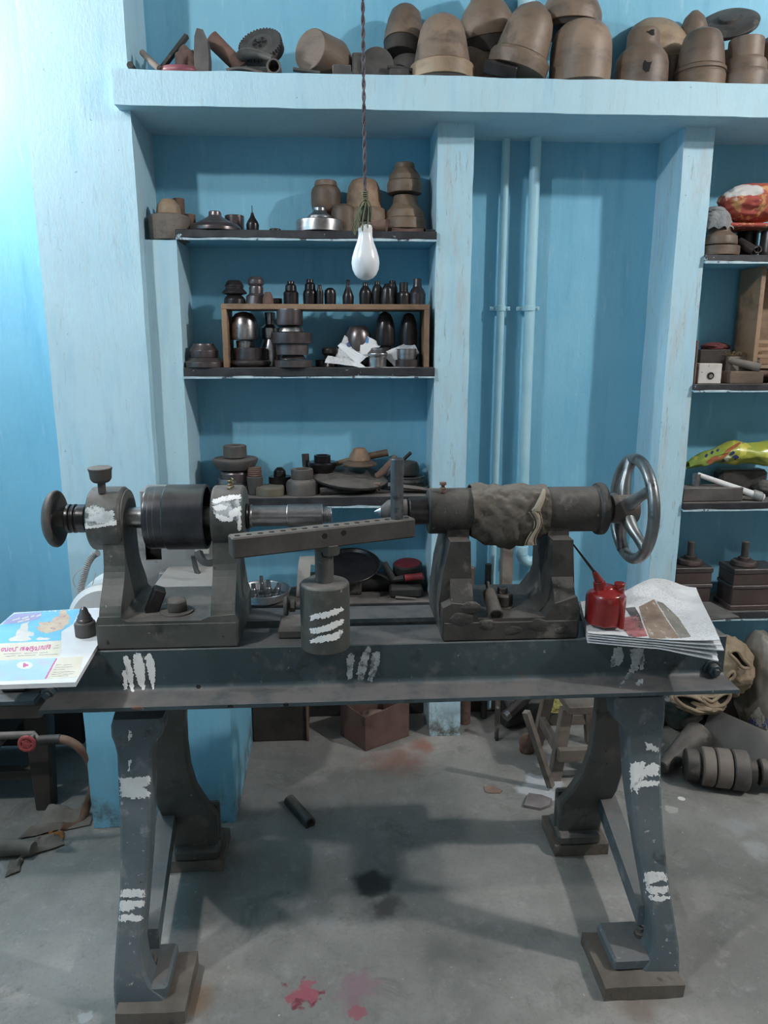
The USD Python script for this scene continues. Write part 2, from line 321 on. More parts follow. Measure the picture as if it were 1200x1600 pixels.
def sheet(fn, nu=24, nv=24, t=.0012):
    """thin shell over the unit square"""
    U, W = np.meshgrid(np.linspace(0, 1, nu), np.linspace(0, 1, nv), indexing='ij'); P = np.array([fn(a, b) for a, b in zip(U.ravel(), W.ravel())])
    i = np.arange(nu*nv).reshape(nu, nv); q = tri(np.stack([i[:-1, :-1], i[1:, :-1], i[1:, 1:], i[:-1, 1:]], -1).reshape(-1, 4))
    n = tm(P, q).vertex_normals; k = len(P); V = np.vstack([P+n*t/2, P-n*t/2]); Fc = [q, q[:, ::-1]+k]
    rim = np.r_[i[:, 0], i[-1, 1:], i[-2::-1, -1], i[0, -2:0:-1]]; r2 = np.roll(rim, -1)
    Fc += [np.stack([rim, rim+k, r2+k], 1), np.stack([rim, r2+k, r2], 1)]; o = tm(V, np.vstack(Fc)); o.fix_normals(); return o
def bend(pts, px=None): return None
def hits(P, mesh):
    """camera-ray hits of pixel points on a mesh: used to lay paint and print on a surface"""
    D = np.array([ray(*p) for p in P]); A = mesh.triangles; e1, e2 = A[:, 1]-A[:, 0], A[:, 2]-A[:, 0]; s = CAM-A[:, 0]; q = np.cross(s, e1); out = np.full(len(P), np.inf)
    for i, d in enumerate(D):
        h = np.cross(d, e2); a = (e1*h).sum(1); ok = np.abs(a) > 1e-12; f = np.where(ok, 1/np.where(ok, a, 1), 0)
        u = f*(s*h).sum(1); v = f*(q @ d); t = f*(e2*q).sum(1); g = ok & (u >= -1e-6) & (v >= -1e-6) & (u+v <= 1+1e-6) & (t > .05)
        if g.any(): out[i] = t[g].min()
    return CAM+D*out[:, None], np.isfinite(out)
def decal(polys, mesh, step=4, rag=1.2, seed=0, t=.0007):
    """paint or print with an outline of its own, laid on the surface of a mesh (polys in photo pixels)"""
    from scipy.spatial import Delaunay
    rng = np.random.RandomState(seed+1); out = []
    for poly in polys:
        g = Polygon(poly)
        if not g.is_valid: g = g.buffer(0)
        line = g.exterior; n = max(8, int(line.length/step*1.6)); B = np.array([line.interpolate(k/n, True).coords[0] for k in range(n)])
        B += rag*(rng.rand(n, 2)-.5)*2; g2 = Polygon(B).buffer(0)
        if g2.geom_type != 'Polygon': g2 = max(g2.geoms, key=lambda a: a.area)
        x0, y0, x1, y1 = g2.bounds; gx, gy = np.meshgrid(np.arange(x0, x1, step), np.arange(y0, y1, step)); I = np.stack([gx.ravel(), gy.ravel()], 1)+rng.rand(gx.size, 2)*.3*step
        from shapely import points, contains
        I = I[contains(g2.buffer(-step*.3), points(I))] if len(I) else I
        P = np.vstack([np.array(g2.exterior.coords)[:-1], I]); dl = Delaunay(P).simplices; cen = P[dl].mean(1); dl = dl[contains(g2, points(cen))]
        X, ok = hits(P, mesh); dl = dl[ok[dl].all(1)]
        if not len(dl): continue
        # drop triangles that jump in depth
        dep = np.where(ok, (np.where(ok[:, None], X, 0)-CAM) @ FW, 0); dl = dl[np.ptp(dep[dl], axis=1) < .03]
        if not len(dl): continue
        X = np.where(ok[:, None], X, 0); v = X-CAM; L = np.linalg.norm(v, axis=1)[:, None]; top = CAM+v*(1-t*1.2/np.maximum(L, .1)); k = len(X)
        nf = np.cross(top[dl][:, 1]-top[dl][:, 0], top[dl][:, 2]-top[dl][:, 0]); fl = (nf*(CAM-top[dl].mean(1))).sum(1) < 0; dl[fl] = dl[fl][:, ::-1]
        e = np.vstack([dl[:, [0, 1]], dl[:, [1, 2]], dl[:, [2, 0]]]); key = {tuple(x) for x in e}; rim = np.array([x for x in e if (x[1], x[0]) not in key])
        Fc = np.vstack([dl, np.stack([rim[:, 0], rim[:, 0]+k, rim[:, 1]+k], 1), np.stack([rim[:, 0], rim[:, 1]+k, rim[:, 1]], 1)])
        o = tm(np.vstack([top, X]), Fc); o.remove_unreferenced_vertices(); cc = trimesh.graph.connected_components(o.face_adjacency, nodes=np.arange(len(o.faces))); o.update_faces(max(cc, key=len)); o.remove_unreferenced_vertices(); out.append(o)
    return cat(*out) if out else None

# ------------------------------------------------------------------ scene objects
names, labels = {}, {}
def numbered(parent, name):
    k = names.get((parent, name), 0); names[(parent, name)] = k+1; return name if k == 0 else f'{name}_{k:03d}'
def put(path, mesh, mat, loc, smooth=32):
    v, f, n = meshkit.arrays(mesh, smooth)
    return usdkit.mesh(stage, path, tm(np.asarray(mesh.vertices)-loc, mesh.faces), mat, smooth=smooth)
def tag(p, **kw):
    for k, v in kw.items():
        if v: p.SetCustomDataByKey(k, v)
def add(name, label, category, parts, group=None, kind=None, smooth=32):
    """one top-level thing. parts: a (mesh, material) pair, or a list of (name, mesh, material[, {label, sub}])"""
    if label:
        w = len(label.split()); assert 4 <= w <= 16, (label, w)
        assert label not in labels or group, label
        labels[label] = 1
    path = '/World/'+numbered('/World', name); single = isinstance(parts, tuple)
    ms = [parts[0]] if single else [x[1] for x in parts]
    b = np.array([x.bounds for x in ms]); lo, hi = b[:, 0].min(0), b[:, 1].max(0); loc = np.array([(lo[0]+hi[0])/2, (lo[1]+hi[1])/2, lo[2]])
    if single:
        o = put(path, parts[0], parts[1], loc, smooth); o.AddTranslateOp().Set(Gf.Vec3d(*loc))
    else:
        o = UsdGeom.Xform.Define(stage, path); o.AddTranslateOp().Set(Gf.Vec3d(*loc))
        for x in parts: sub(path, x, loc, smooth)
    tag(o.GetPrim(), label=label, category=category, group=group, kind=kind); return path
def sub(path, x, loc, smooth):
    name, mesh, mat = x[:3]; opt = x[3] if len(x) > 3 else {}
    p = path+'/'+numbered(path, name); o = put(p, mesh, mat, loc, opt.get('smooth', smooth)); tag(o.GetPrim(), label=opt.get('label'), kind=opt.get('kind'))
    for y in opt.get('sub', ()): sub(p, y, loc, smooth)
def struct(name, label, mesh, mat, parts=(), smooth=30):
    path = '/World/'+numbered('/World', name); o = put(path, mesh, mat, np.zeros(3), smooth)
    tag(o.GetPrim(), label=label, kind='structure')
    for x in parts: sub(path, x, np.zeros(3), smooth)
def T(name, label, category, px, y, z0, parts, tilt=(0, 0), group=None, seg=44, b=.0014, holes=()):
    """turned thing: parts [(part name, material, [(r px, py) upward], hole (r px, depth px))]; silhouettes are measured at depth y and stand at height z0"""
    out = []; c = None
    for pt in parts:
        pn, mat, prof = pt[:3]; Q = [(R(r, px, py, y), at(px, py, y-(R(r, px, py, y)*.9 if py < 540 else 0.))) for r, py in prof]
        if c is None: c = at(px, prof[0][1], y); c[2] = z0 if z0 is not None else c[2]; zb = c[2]; first = True
        pr = [(r, q[2]-c[2]) for r, q in Q]
        if first: pr[0] = (pr[0][0], 0.0); first = False
        hole = None
        if len(pt) > 3 and pt[3]: s = R(1, px, prof[-1][1], y); hole = (pt[3][0]*s, pt[3][1]*s)
        k = rev(pr, seg, b, hole); out.append([pn, k, mat])
    M = np.eye(4)
    M = trimesh.transformations.rotation_matrix(radians(tilt[0]), [0, 1, 0]) @ trimesh.transformations.rotation_matrix(radians(tilt[1]), [1, 0, 0])
    for o in out: o[1].apply_transform(M)
    low = min(o[1].bounds[0][2] for o in out)
    for o in out: o[1].apply_translation(c-[0, 0, low])
    for hp in holes:
        d_ = decal([hp], out[0][1], 1.5, .6, 2)
        if d_ is not None: out.append(['jagged_hole', d_, HOLE])
    if len(out) == 1: return add(name, label, category, (out[0][1], out[0][2]), group)
    return add(name, label, category, [tuple(o) for o in out], group)

# ------------------------------------------------------------------ the room
YS, YP, YB, Y1, YJ = 2.36, 2.47, 2.665, 2.41, 2.46
ZS0, ZS1 = 2.080, 2.173
struct('floor', 'grey stained cement floor of the workshop', rbox(-2.6, 3.5, -2.5, 2.9, -.08, 0, .12, .0012, 4), FLOOR)
struct('ceiling', 'plain ceiling above the workshop', cbox(-2.6, 3.5, -2.5, 2.9, 3.2, 3.28), CEIL)
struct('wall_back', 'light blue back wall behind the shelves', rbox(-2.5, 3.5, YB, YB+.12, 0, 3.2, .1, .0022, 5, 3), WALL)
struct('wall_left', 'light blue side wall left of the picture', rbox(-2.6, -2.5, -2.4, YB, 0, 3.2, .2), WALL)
struct('wall_right', 'limewashed side wall right of the picture', rbox(3.4, 3.5, -2.4, YB, 0, 3.2, .2), OFFW)
struct('wall_front', 'limewashed wall behind the viewer', rbox(-2.5, 3.5, -2.55, -2.45, 0, 3.2, .2), OFFW)
struct('pillar', 'broad blue pillar left of the shelf niche', rbox(-.892, -.592, Y1, YB+.02, 0, 3.2, .06, .003, 6, 11), PALE)
struct('pillar', 'narrow scuffed blue pillar between shelf niche and pipe bay', rbox(.322, .436, YP, YB+.02, 0, ZS0+.02, .04, .003, 8, 12), PIL)
struct('pillar', 'narrow scuffed blue pillar right of the pipe bay', rbox(1.106, 1.204, YP, YB+.02, 0, ZS0+.02, .04, .003, 8, 13), PIL)
struct('trim_1', 'blue jamb carrying the left ends of the shelves', rbox(-.60, -.492, YJ, YB+.02, 0, 1.728, .04, .003, 8, 14), PALE)
struct('slab', 'thick blue concrete slab carrying the wooden chucks', rbox(-.625, 2.42, YS, YB+.02, ZS0, ZS1, .03, .0042, 9, 15), PALE)
struct('plinth', 'low blue masonry plinth behind the left lathe leg', rbox(-.742, -.323, 2.0, YB+.02, 0, .47, .05, .004, 7, 16), WALL)
def shelf(label, x0, x1, z0, z1, y0=YJ, nm='shelf'):
    edge = cbox(x0, x1, y0-.004, y0+.012, z0+.004, z1-.0005, .0015)
    rng = np.random.RandomState(int(z1*1000)+int(x0*77)); xs = np.linspace(x0, x1, 60)
    lo = z0-.0005-.003*meshkit.fbm(np.stack([xs*9, xs*0, xs*0+z0], 1), 3, 5); hi = z0+.0035+.008*(meshkit.fbm(np.stack([xs*14, xs*0+3, xs*0+z0], 1), 3, 8)-.4)
    drip = ext(Polygon(np.vstack([np.stack([xs, lo], 1), np.stack([xs, hi], 1)[::-1]])), 'y', y0-.0055, y0+.002)
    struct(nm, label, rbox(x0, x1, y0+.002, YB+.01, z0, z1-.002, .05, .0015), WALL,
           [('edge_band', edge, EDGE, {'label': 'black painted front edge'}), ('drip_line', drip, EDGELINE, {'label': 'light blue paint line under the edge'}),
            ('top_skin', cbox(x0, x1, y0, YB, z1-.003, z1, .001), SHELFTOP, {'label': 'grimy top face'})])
Z1, Z2, Z3, Z4 = 1.760, 1.338, .908, .527
shelf('uppermost niche shelf with black front edge', -.492, .322, 1.731, Z1)
shelf('second niche shelf holding the wooden frame', -.492, .322, 1.306, Z2)
shelf('third niche shelf behind the lathe spindle', -.492, .322, .872, Z3)
shelf('lowest niche shelf behind the lathe bed', -.492, .322, .490, Z4)
ZA, ZBs, ZC, ZD = 1.698, 1.281, .871, .465
shelf('right bay shelf with the red cloth bundle', 1.204, 2.41, 1.672, ZA)
shelf('right bay shelf with the white holed box', 1.204, 2.41, 1.256, ZBs)
shelf('right bay shelf with the hammer', 1.204, 2.41, .843, ZC)
shelf('right bay shelf with the two toolposts', 1.204, 2.41, .433, ZD)
# pipes of the middle bay
def bracket(x, y, z, r):
    return cat(cbox(x-r-.022, x+r+.022, y+r-.006, y+r+.004, z-.007, z+.007, .001), revx([(r+.003, 0), (r+.003, .001)], 0, 0) if False else rod((x, y, z-.009), (x, y, z+.009), r+.0035, seg=24), rod((x-r-.014, y+r-.001, z), (x-r-.014, y+r-.011, z), .004, seg=8), rod((x+r+.014, y+r-.001, z), (x+r+.014, y+r-.011, z), .004, seg=8))
PIPEP = gen('painted_pipe', (.33, .58, .69), (.40, .645, .74), 6, .45, 0., [((.45, .55, .6), 20, .66, .8)], bump=30, bstr=.1)
p = at(785, 400, 2.635); zb = at(785, 482, 2.635)[2]
add('water_pipe', 'thin blue painted pipe nearer the narrow pillar, with one bracket', 'pipe', [('pipe_run', rod((p[0], 2.635, .02), (p[0], 2.635, ZS0), .0135, seg=24), PIPEP), ('bracket', bracket(p[0], 2.635, zb, .0135), PIPEP)])
q = at(830, 400, 2.625); xe = q[0]; ze = at(822, 878, 2.625)[2]
run = tube([(xe, 2.625, ZS0), (xe+.004, 2.625, 1.2), (xe+.01, 2.625, ze+.06)], .0185, 20)
elb = tube([(xe+.010+.035*(1-cos(t)), 2.625, ze+.035-.035*sin(t)) for t in np.linspace(0, pi/2, 9)]+[(xe+.075, 2.625, ze)], .0215, 20)
add('water_pipe', 'thicker blue painted pipe that ends in an elbow behind the tailstock', 'pipe', [('pipe_run', run, PIPEP), ('elbow', cat(elb, rod((xe+.010, 2.625, ze+.03), (xe+.010, 2.625, ze+.062), .0235)), PIPEP), ('bracket', bracket(xe, 2.625, zb, .0185), PIPEP)])
p = at(822, 5, 2.63)
add('water_pipe', 'blue pipe rising above the slab behind the wooden chucks', 'pipe', (rod((p[0], 2.63, ZS1), (p[0], 2.63, 3.2), .028, seg=24), PIPEP))

# hanging bulb
bc = at(571, 397, 1.6); bx = bc[0]
def zpx(py): return at(571, py, 1.6)[2]
P = [(0, 438), (6, 437.5), (12, 434.5), (17, 429), (20.6, 421), (22, 411), (21, 402), (17.5, 390), (13.5, 379), (11.2, 370), (10.6, 362)]
s1 = R(1, 571, 397, 1.6); BUL = Mat()
BULB = gen('opal_bulb', (.80, .82, .86), (.83, .85, .88), 4, .22, coat_weight=.3)
BULBN = gen('bulb_collar', (.74, .75, .77), (.78, .79, .80), 4, .35)
dome = rev([(r*s1, zpx(y)-zpx(438)) for r, y in P], 40, .0002); dome.apply_translation((bx, 1.6, zpx(438)))
col = rev([(10.9*s1, 0), (10.9*s1, zpx(356)-zpx(364)), (9.6*s1, zpx(352)-zpx(364))], 32, .0004); col.apply_translation((bx, 1.6, zpx(364)))
cap = rod((bx, 1.6, zpx(352)), (bx, 1.6, zpx(345)), 7.5*s1); hold = rod((bx, 1.6, zpx(347)), (bx, 1.6, zpx(322)), 9.5*s1, 7.5*s1, 24, .002)
tw = []
for ph in (0, pi):
    t = np.linspace(0, 1, 260); z = zpx(320)+(3.2-zpx(320))*t; a = t*2*pi*34+ph
    tw.append(tube(np.stack([bx-.004*np.sin(t*3)+.0022*np.cos(a), 1.6+.0022*np.sin(a), z], 1), .0021, 6))
CORDM = gen('twisted_flex', (.045, .035, .045), (.13, .105, .12), 60, .7)
CORDG = gen('frayed_green_string', (.13, .15, .08), (.20, .21, .13), 40, .9)
st = []; rng = np.random.RandomState(4)
for k in range(13):
    x, y = rng.uniform(-.014, .008), rng.uniform(-.014, -.006); L = rng.uniform(.03, .07)
    st.append(tube([(bx+.002, 1.6-.004, zpx(314)), (bx+x*.8, 1.6+y, zpx(325)), (bx+x*1.2-.004, 1.6+y*1.1, zpx(325)-L*.5), (bx+x*1.5-.006, 1.6+y, zpx(325)-L)], .0011, 5, smooth=12))
for k in range(5):
    a = np.linspace(0, 2*pi, 16); st.append(tube(np.stack([bx+.0055*np.cos(a), 1.6+.0055*np.sin(a), zpx(312)+.004*k+.002*np.sin(a)], 1), .0012, 5))
for sgn in (-1, 1): st.append(tube([(bx, 1.592, zpx(312)), (bx+sgn*.011, 1.592, zpx(322)), (bx+sgn*.012, 1.592, zpx(336)), (bx+sgn*.010, 1.592, zpx(346))], .0016, 6, smooth=14))
lp = [(bx-.018+.008*cos(a), 1.589, zpx(352)+.008*sin(a)) for a in np.linspace(0, 2*pi, 14)[:-1]]
st.append(tube(lp, .0008, 5, closed=True))
add('light_bulb', 'white opal bulb hanging unlit from a twisted flex', 'light bulb',
    [('globe', dome, BULB), ('collar', col, BULBN), ('cap', cap, CHROME), ('holder', hold, RUBBER, {'label': 'black bulb holder'}), ('flex', cat(*tw), CORDM), ('string', cat(*st), CORDG, {'label': 'frayed green string tied around the holder'})])

# ------------------------------------------------------------------ the lathe
XL, XR, ZT, YF, YR = -.60, .838, .790, 1.46, 1.70
def rail(yf, sgn, xa, xb, ytop, fl):
    """channel: web at yf, top flange to ytop, bottom flange fl wide on the outer side"""
    s = sgn; r = .014
    pts = [(yf, ZT-.002), (yf+s*.002, ZT), (ytop, ZT), (ytop, ZT-.010), (yf+s*.014, ZT-.012), (yf+s*.014, .690), (yf-s*fl, .690), (yf-s*fl, .698)]
    pts += [(yf-s*r*(1-sin(a)), .700+r*(1-cos(a))) for a in np.linspace(0, pi/2, 6)]
    return ext(Polygon(pts).buffer(0), 'x', xa, xb)
front = rail(YF, 1, XL, XR, 1.567, .072); rear = rail(YR, -1, XL, XR, 1.612, .06)
plates = [cbox(.222, .262, 1.567, 1.612, ZT-.011, ZT-.0005, .001), cbox(XL, XL+.05, 1.567, 1.612, ZT-.011, ZT-.0005, .001), cbox(XR-.06, XR, 1.567, 1.612, ZT-.011, ZT-.0005, .001)]
def marks(lst, mesh, step, rag, seed, mat, label=None, nm='paint_mark'):
    return [(nm, d, mat, {'label': label}) for d in (decal([p], mesh, step, rag, seed+i) for i, p in enumerate(lst)) if d is not None]
def strokes(lst, mesh, seed=0, **k): return decal(lst, mesh, seed=seed, **k)
wl = [[(193, 1027), (198, 1024), (203, 1030), (208, 1052), (209, 1082), (204, 1080), (197, 1050)], [(208, 1023), (214, 1020), (221, 1022), (227, 1045), (226, 1080), (216, 1070), (209, 1045)], [(226, 1025), (233, 1021), (239, 1025), (243, 1045), (240, 1078), (233, 1060)], [(191, 1046), (199, 1048), (200, 1075), (193, 1078)]]
wm = [[(541, 1030), (549, 1019), (554, 1024), (550, 1060), (543, 1063)], [(557, 1050), (566, 1022), (575, 1009), (579, 1014), (573, 1045), (566, 1065), (559, 1060)], [(575, 1062), (582, 1020), (593, 1018), (594, 1030), (588, 1050), (580, 1066)]]
wr = [[(960, 1012), (974, 1012), (974, 1032), (968, 1040), (953, 1043)], [(986, 1013), (1007, 1014), (1006, 1030), (995, 1047), (980, 1062), (976, 1060), (986, 1040)], [(1000, 1025), (1007, 1022), (1005, 1045), (1000, 1048)], [(968, 1066), (976, 1062), (977, 1070), (968, 1074)], [(994, 1064), (1004, 1060), (1006, 1068), (993, 1072)]]
wl2 = [[(105+k*22, 1096+k*(-.6)), (120+k*22, 1094.5-k*.6), (121+k*22, 1097-k*.6), (106+k*22, 1098.5-k*.6)] for k in range(8)]
def dot(px, py, y, r, mesh): return [[(px+r*cos(a), py+r*.8*sin(a)) for a in np.linspace(0, 2*pi, 10)[:-1]] for _ in (0,)]
hpx = dot(310, 1073, 0, 4, 0)+dot(360, 1105, 0, 5, 0)+dot(447, 1101, 0, 4.5, 0)
rustm = decal([[(205, 1104), (212, 1101), (222, 1102), (223, 1107), (214, 1110), (206, 1108)]], front, 2, 1.)
bolts = []
for px, py in ((1112, 1044), (79, 1080)):
    p = at(px, py, YF); bolts.append((('bolt'), cat(rod(p, p-[0, .004, 0], R(14, px, py, YF), seg=24), hexnut(p-[0, .003, 0], (0, -1, 0), R(10.5, px, py, YF), .016, .2), rod(p-[0, .018, 0], p-[0, .026, 0], R(5, px, py, YF), seg=12)), BEDP))
lathe = [('bed_rail', front, BEDP, {'label': 'front channel rail of the bed', 'sub': marks(wl, front, 3, 1.5, 1, WHITE, 'white brush stroke')+marks(wm, front, 3, 1.5, 2, WHITED, 'white brush stroke')+marks(wr, front, 3, 2., 3, WHITED, 'worn white brush stroke')+marks(hpx, front, 2, .3, 4, HOLE, None, 'drilled_hole')+[('rust_spot', rustm, RUST)]+bolts}),
         ('bed_rail', rear, BEDP, {'label': 'rear channel rail of the bed'})]+[('cross_plate', q, BEDP) for q in plates]

# headstock
def X(px, py, y): return at(px, py, y)[0]
SY, SZ = 1.58, 1.044
hx0, hx1 = X(149, 985, YF), X(372, 985, YF)
def upright(x0, x1, r, waist, seed=0):
    pts = [(YF+.004, .845), (1.475, .93)]
    a0 = [(SY+r*cos(a), SZ+r*sin(a)) for a in np.linspace(radians(215), radians(-35), 30)]
    ez = [(k/10, .5-.5*cos(pi*k/10)) for k in range(11)]; fr = [(YF+.004+(SY-waist-YF-.004)*e, .845+.12*k) for k, e in ez]; bk = [(1.695-(1.695-SY-waist)*e, .845+.12*k) for k, e in ez]
    pts = [(YF+.004, ZT+.03)]+fr+a0+bk[::-1]+[(1.695, ZT+.03)]
    g = Polygon(pts).buffer(-.004).buffer(.004); return ext(g, 'x', x0, x1)
def chamfx(g, x0, x1, b=.005):
    s = [(g.buffer(-b), x0), (g, x0+b), (g, x1-b), (g.buffer(-b), x1)]
    return cat(ext(g, 'x', x0+b*.6, x1-b*.6), ext(g.buffer(-b), 'x', x0, x1))
r_b = R(51, 168, 812, 1.53)
u1 = (X(155, 900, 1.49), X(189, 900, 1.49)); u2 = (X(329, 900, 1.49), X(367, 900, 1.49))
b1 = (X(131, 800, 1.52), X(186, 800, 1.52)); b2 = (X(327, 800, 1.52), X(379, 800, 1.52))
base = cbox(hx0, hx1, YF+.002, 1.698, ZT, .848, .004)
foot = lambda u: ext(Polygon([(u[0]-.004, ZT+.02), (u[0]-.002, .88), (u[0], .93), (u[1], .93), (u[1]+.004, .87), (u[1]+.018, .848), (u[1]+.018, ZT+.02)]), 'y', YF+.004, 1.694)
ups = []
for u, bb in ((u1, b1), (u2, b2)):
    ups += [upright(u[0], u[1], r_b*.9, .055), revx([(r_b-.004, bb[0]), (r_b, bb[0]+.004), (r_b, bb[1]-.006), (r_b-.006, bb[1])], SY, SZ, 56)]
fil = ext(Polygon([(hx0+.001, ZT+.01), (hx0+.001, .850), (u1[0]-.001, .862), (u1[1], .862), (u1[1]+.004, .856), (u1[1]+.014, .851), (u2[0]-.02, .851), (u2[0]-.004, .858), (u2[1], .862), (hx1-.001, .850), (hx1-.001, ZT+.01)]), 'y', YF+.003, 1.69)
HEAD = union(base, fil, *ups)
blotch = [[(331, 781), (345, 776), (362, 773), (376, 773), (377, 779), (362, 781), (348, 784), (334, 787)], [(332, 791), (345, 788), (356, 791), (352, 797), (338, 799)], [(356, 800), (366, 795), (376, 790), (377, 829), (372, 829), (370, 806), (360, 812)], [(338, 803), (350, 806), (364, 810), (362, 816), (348, 815), (337, 809)]]
blot2 = [[(131, 793), (145, 790), (158, 792), (170, 800), (176, 788), (178, 812), (160, 820), (140, 824), (131, 820)]]
stripe = [[(131, 819), (150, 818), (182, 813), (183, 820), (165, 823), (132, 826)]]
spx = [(15.0, 66), (15, 72)]
def rx(px_r): return R(px_r, 300, 805, SY)
xs = lambda px: X(px, 808, SY)
spindle = revx([(rx(16.5), xs(196)), (rx(16.5), xs(390)), (rx(18.5), xs(391)), (rx(18.5), xs(394)), (rx(16.8), xs(395)), (rx(16.8), xs(449)), (rx(17.8), xs(450)), (rx(18), xs(504)), (rx(12), xs(504.5)), (rx(12), xs(518)), (rx(10), xs(519))], SY, SZ, 40)
thr = revx([(rx(12.8 if k % 2 else 11.6), xs(505+k*1.3)) for k in range(10)], SY, SZ, 28, .0001)
fl = revx([(rx(20), xs(384)), (rx(20), xs(389)), (rx(17), xs(390))], SY, SZ, 36)
nut = revx([(rx(21.5), xs(105)), (rx(22.5), xs(107)), (rx(22.5), xs(112)), (rx(20.5), xs(113)), (rx(20.5), xs(115)), (rx(22.5), xs(116)), (rx(22.5), xs(120)), (rx(20.5), xs(121)), (rx(20.5), xs(123)), (rx(22), xs(124)), (rx(22), xs(137))], SY, SZ, 40)
wh = revx([(rx(8), xs(72)), (rx(16), xs(74)), (rx(36), xs(78)), (rx(43.5), xs(84)), (rx(44.5), xs(90)), (rx(41), xs(93)), (rx(34), xs(92)), (rx(26), xs(86)), (rx(12), xs(84)), (rx(12), xs(106))], SY, SZ, 56)
whn = cat(revx([(rx(6), xs(66)), (rx(6.5), xs(67)), (rx(6.5), xs(76))], SY, SZ, 6))
rp = R(51, 290, 812, SY)
pul = revx([(rp*.30, xs(232)), (rp*.93, xs(232)), (rp*.955, xs(236)), (rp*.955, xs(262)), (rp, xs(263)), (rp*1.0, xs(322)), (rp*.985, xs(325)), (rp*.91, xs(325)), (rp*.88, xs(300)), (rp*.35, xs(270)), (rp*.30, xs(270))], SY, SZ, 64)
pulr = [('tread_ring', revx([(rp*.953, xs(236+k)), (rp*.959, xs(236.6+k)), (rp*.953, xs(237.2+k))], SY, SZ, 64, .0001), STEELD) for k in (5, 13)]
DRUM = gen('worn_drum_steel', (.03, .033, .042), (.085, .088, .10), 12, .3, .75, [((.22, .22, .24), 40, .66, .78, (1, .3, .3))], dust=(.14, .13, .12))
cb = at(166, 760, SY); cupb = SZ+r_b
cz = lambda py: at(166, py, 1.55)[2]
cup = cat(rod((cb[0], 1.55, cupb-.008), (cb[0], 1.55, cz(750)), R(6, 166, 750, 1.55)), along(rev([(R(12, 166, 745, 1.55), 0), (R(16, 166, 745, 1.55), cz(748)-cz(753)), (R(17, 166, 740, 1.55), cz(736)-cz(753)), (R(18.5, 166, 740, 1.55), cz(732)-cz(753)), (R(18, 166, 730, 1.55), cz(730)-cz(753))], 40), (cb[0], 1.55, cz(753)), (.0, -.06, 1)))
hb = at(276, 944, 1.52); hb[2] = .848
hbolt = cat(rod(hb, hb+[0, 0, .006], R(26, 276, 940, 1.52), seg=32), hexnut(hb+[0, 0, .005], (0, 0, 1), R(16.5, 276, 935, 1.52), .026, .35))
wp = at(238, 945, 1.53)
wedge = along(cbox(-.017, .017, -.013, .013, 0, .062, .003), (wp[0]-.006, 1.53, .842), (.42, .1, 1), .3)
lathe += [('headstock', HEAD, CAST, {'label': 'cast headstock with two bearing uprights', 'sub': [
    ('spindle', spindle, STEEL, {'label': 'bare steel spindle'}), ('thread', thr, STEEL), ('flange_ring', fl, BLACKST), ('lock_nut', nut, BLACKST, {'label': 'grooved nut behind the left bearing'}),
    ('hand_disc', wh, IRON, {'label': 'dished disc on the spindle end'}), ('hexagon_nut', whn, BLACKST), ('belt_pulley', pul, DRUM, {'label': 'two-step belt pulley drum'}), ('oil_cup', cup, IRON, {'label': 'oil cup on the left bearing'}),
    ('hold_down_bolt', hbolt, IRON), ('wedge_block', wedge, BLACKST), *marks(blotch, HEAD, 2., 1.4, 5, WHITE, 'white paint dab'), ('paint_mark', decal([[(332, 783), (376, 779), (377, 812), (350, 816), (332, 800)]], HEAD, 2.5, 3., 9, .0004), WHITED, {'label': 'thin white paint smear'}),
    ('paint_mark', decal(blot2, HEAD, 2.5, 3., 6), WHITED, {'label': 'worn white smear'}), ('paint_mark', decal(stripe, HEAD, 2.5, 1.2, 8), WHITE, {'label': 'white stripe'})]
    +pulr})]
spring = tube([(X(360, 757, 1.56)+.006*cos(t), 1.56+.006*sin(t), SZ+r_b-.006+.0012*t) for t in np.linspace(0, 4*2*pi*.8, 60)], .0016, 6)
lathe[-1][3]['sub'].append(('spring', spring, gen('brass_spring', (.20, .15, .06), (.28, .2, .08), 30, .4, .8)))

# tool rest
tr = at(508, 960, 1.452); rr = R(38.5, 508, 960, 1.452); trx = X(508, 960, 1.452)
zt0, zt1 = ZT+.0005, .934
rbase = rev([(rr-.004, 0), (rr, .004), (rr, zt1-zt0-.005), (rr-.005, zt1-zt0)], 56); rbase.apply_translation((trx, 1.452, zt0))
post = rod((trx, 1.452, zt1-.002), (trx, 1.452, 1.022), R(14.5, 508, 880, 1.452), seg=32)
pl, pr_ = at(360, 850, 1.372), at(643, 820, 1.515); pl[2] = pr_[2] = 1.033
d = (pr_-pl); L = np.linalg.norm(d); d /= L; ang = math.atan2(d[1], d[0])
bar0 = cbox(0, L, -.019, .019, -.0215, .0195, .003); Mb = trimesh.transformations.rotation_matrix(ang, [0, 0, 1]); Mb[:3, 3] = pl
bar = bar0.copy(); bar.apply_transform(Mb)
def bpt(u, v, w): return (Mb @ np.array([u, v, w, 1]))[:3]
hol = [rod(bpt(L*(.035+.93*k/16), -.002, .0188), bpt(L*(.035+.93*k/16), -.002, .0199), .0058, seg=18) for k in range(17) if k != 15]
hol += [rod(bpt(L*.475, -.0185, .004), bpt(L*.475, -.0194, .004), .006, seg=16), rod(bpt(L*.58, -.0185, .006), bpt(L*.58, -.0194, .006), .006, seg=16)]
bosses = rod(bpt(L*.52, 0, -.040), bpt(L*.52, 0, -.018), .019, .022, seg=28)
pg = bpt(L*.908, -.002, .019); ptop = at(617, 716, pg[1])[2]
PEGST = gen('scuffed_peg_steel', (.12, .125, .135), (.22, .225, .235), 16, .38, .8, [((.05, .052, .058), 30, .5, .68), ((.45, .45, .46), 60, .68, .75)], stretch=(1, 1, .35))
peg = rod(pg, (pg[0], pg[1], ptop), .0135, seg=32, b=.002)
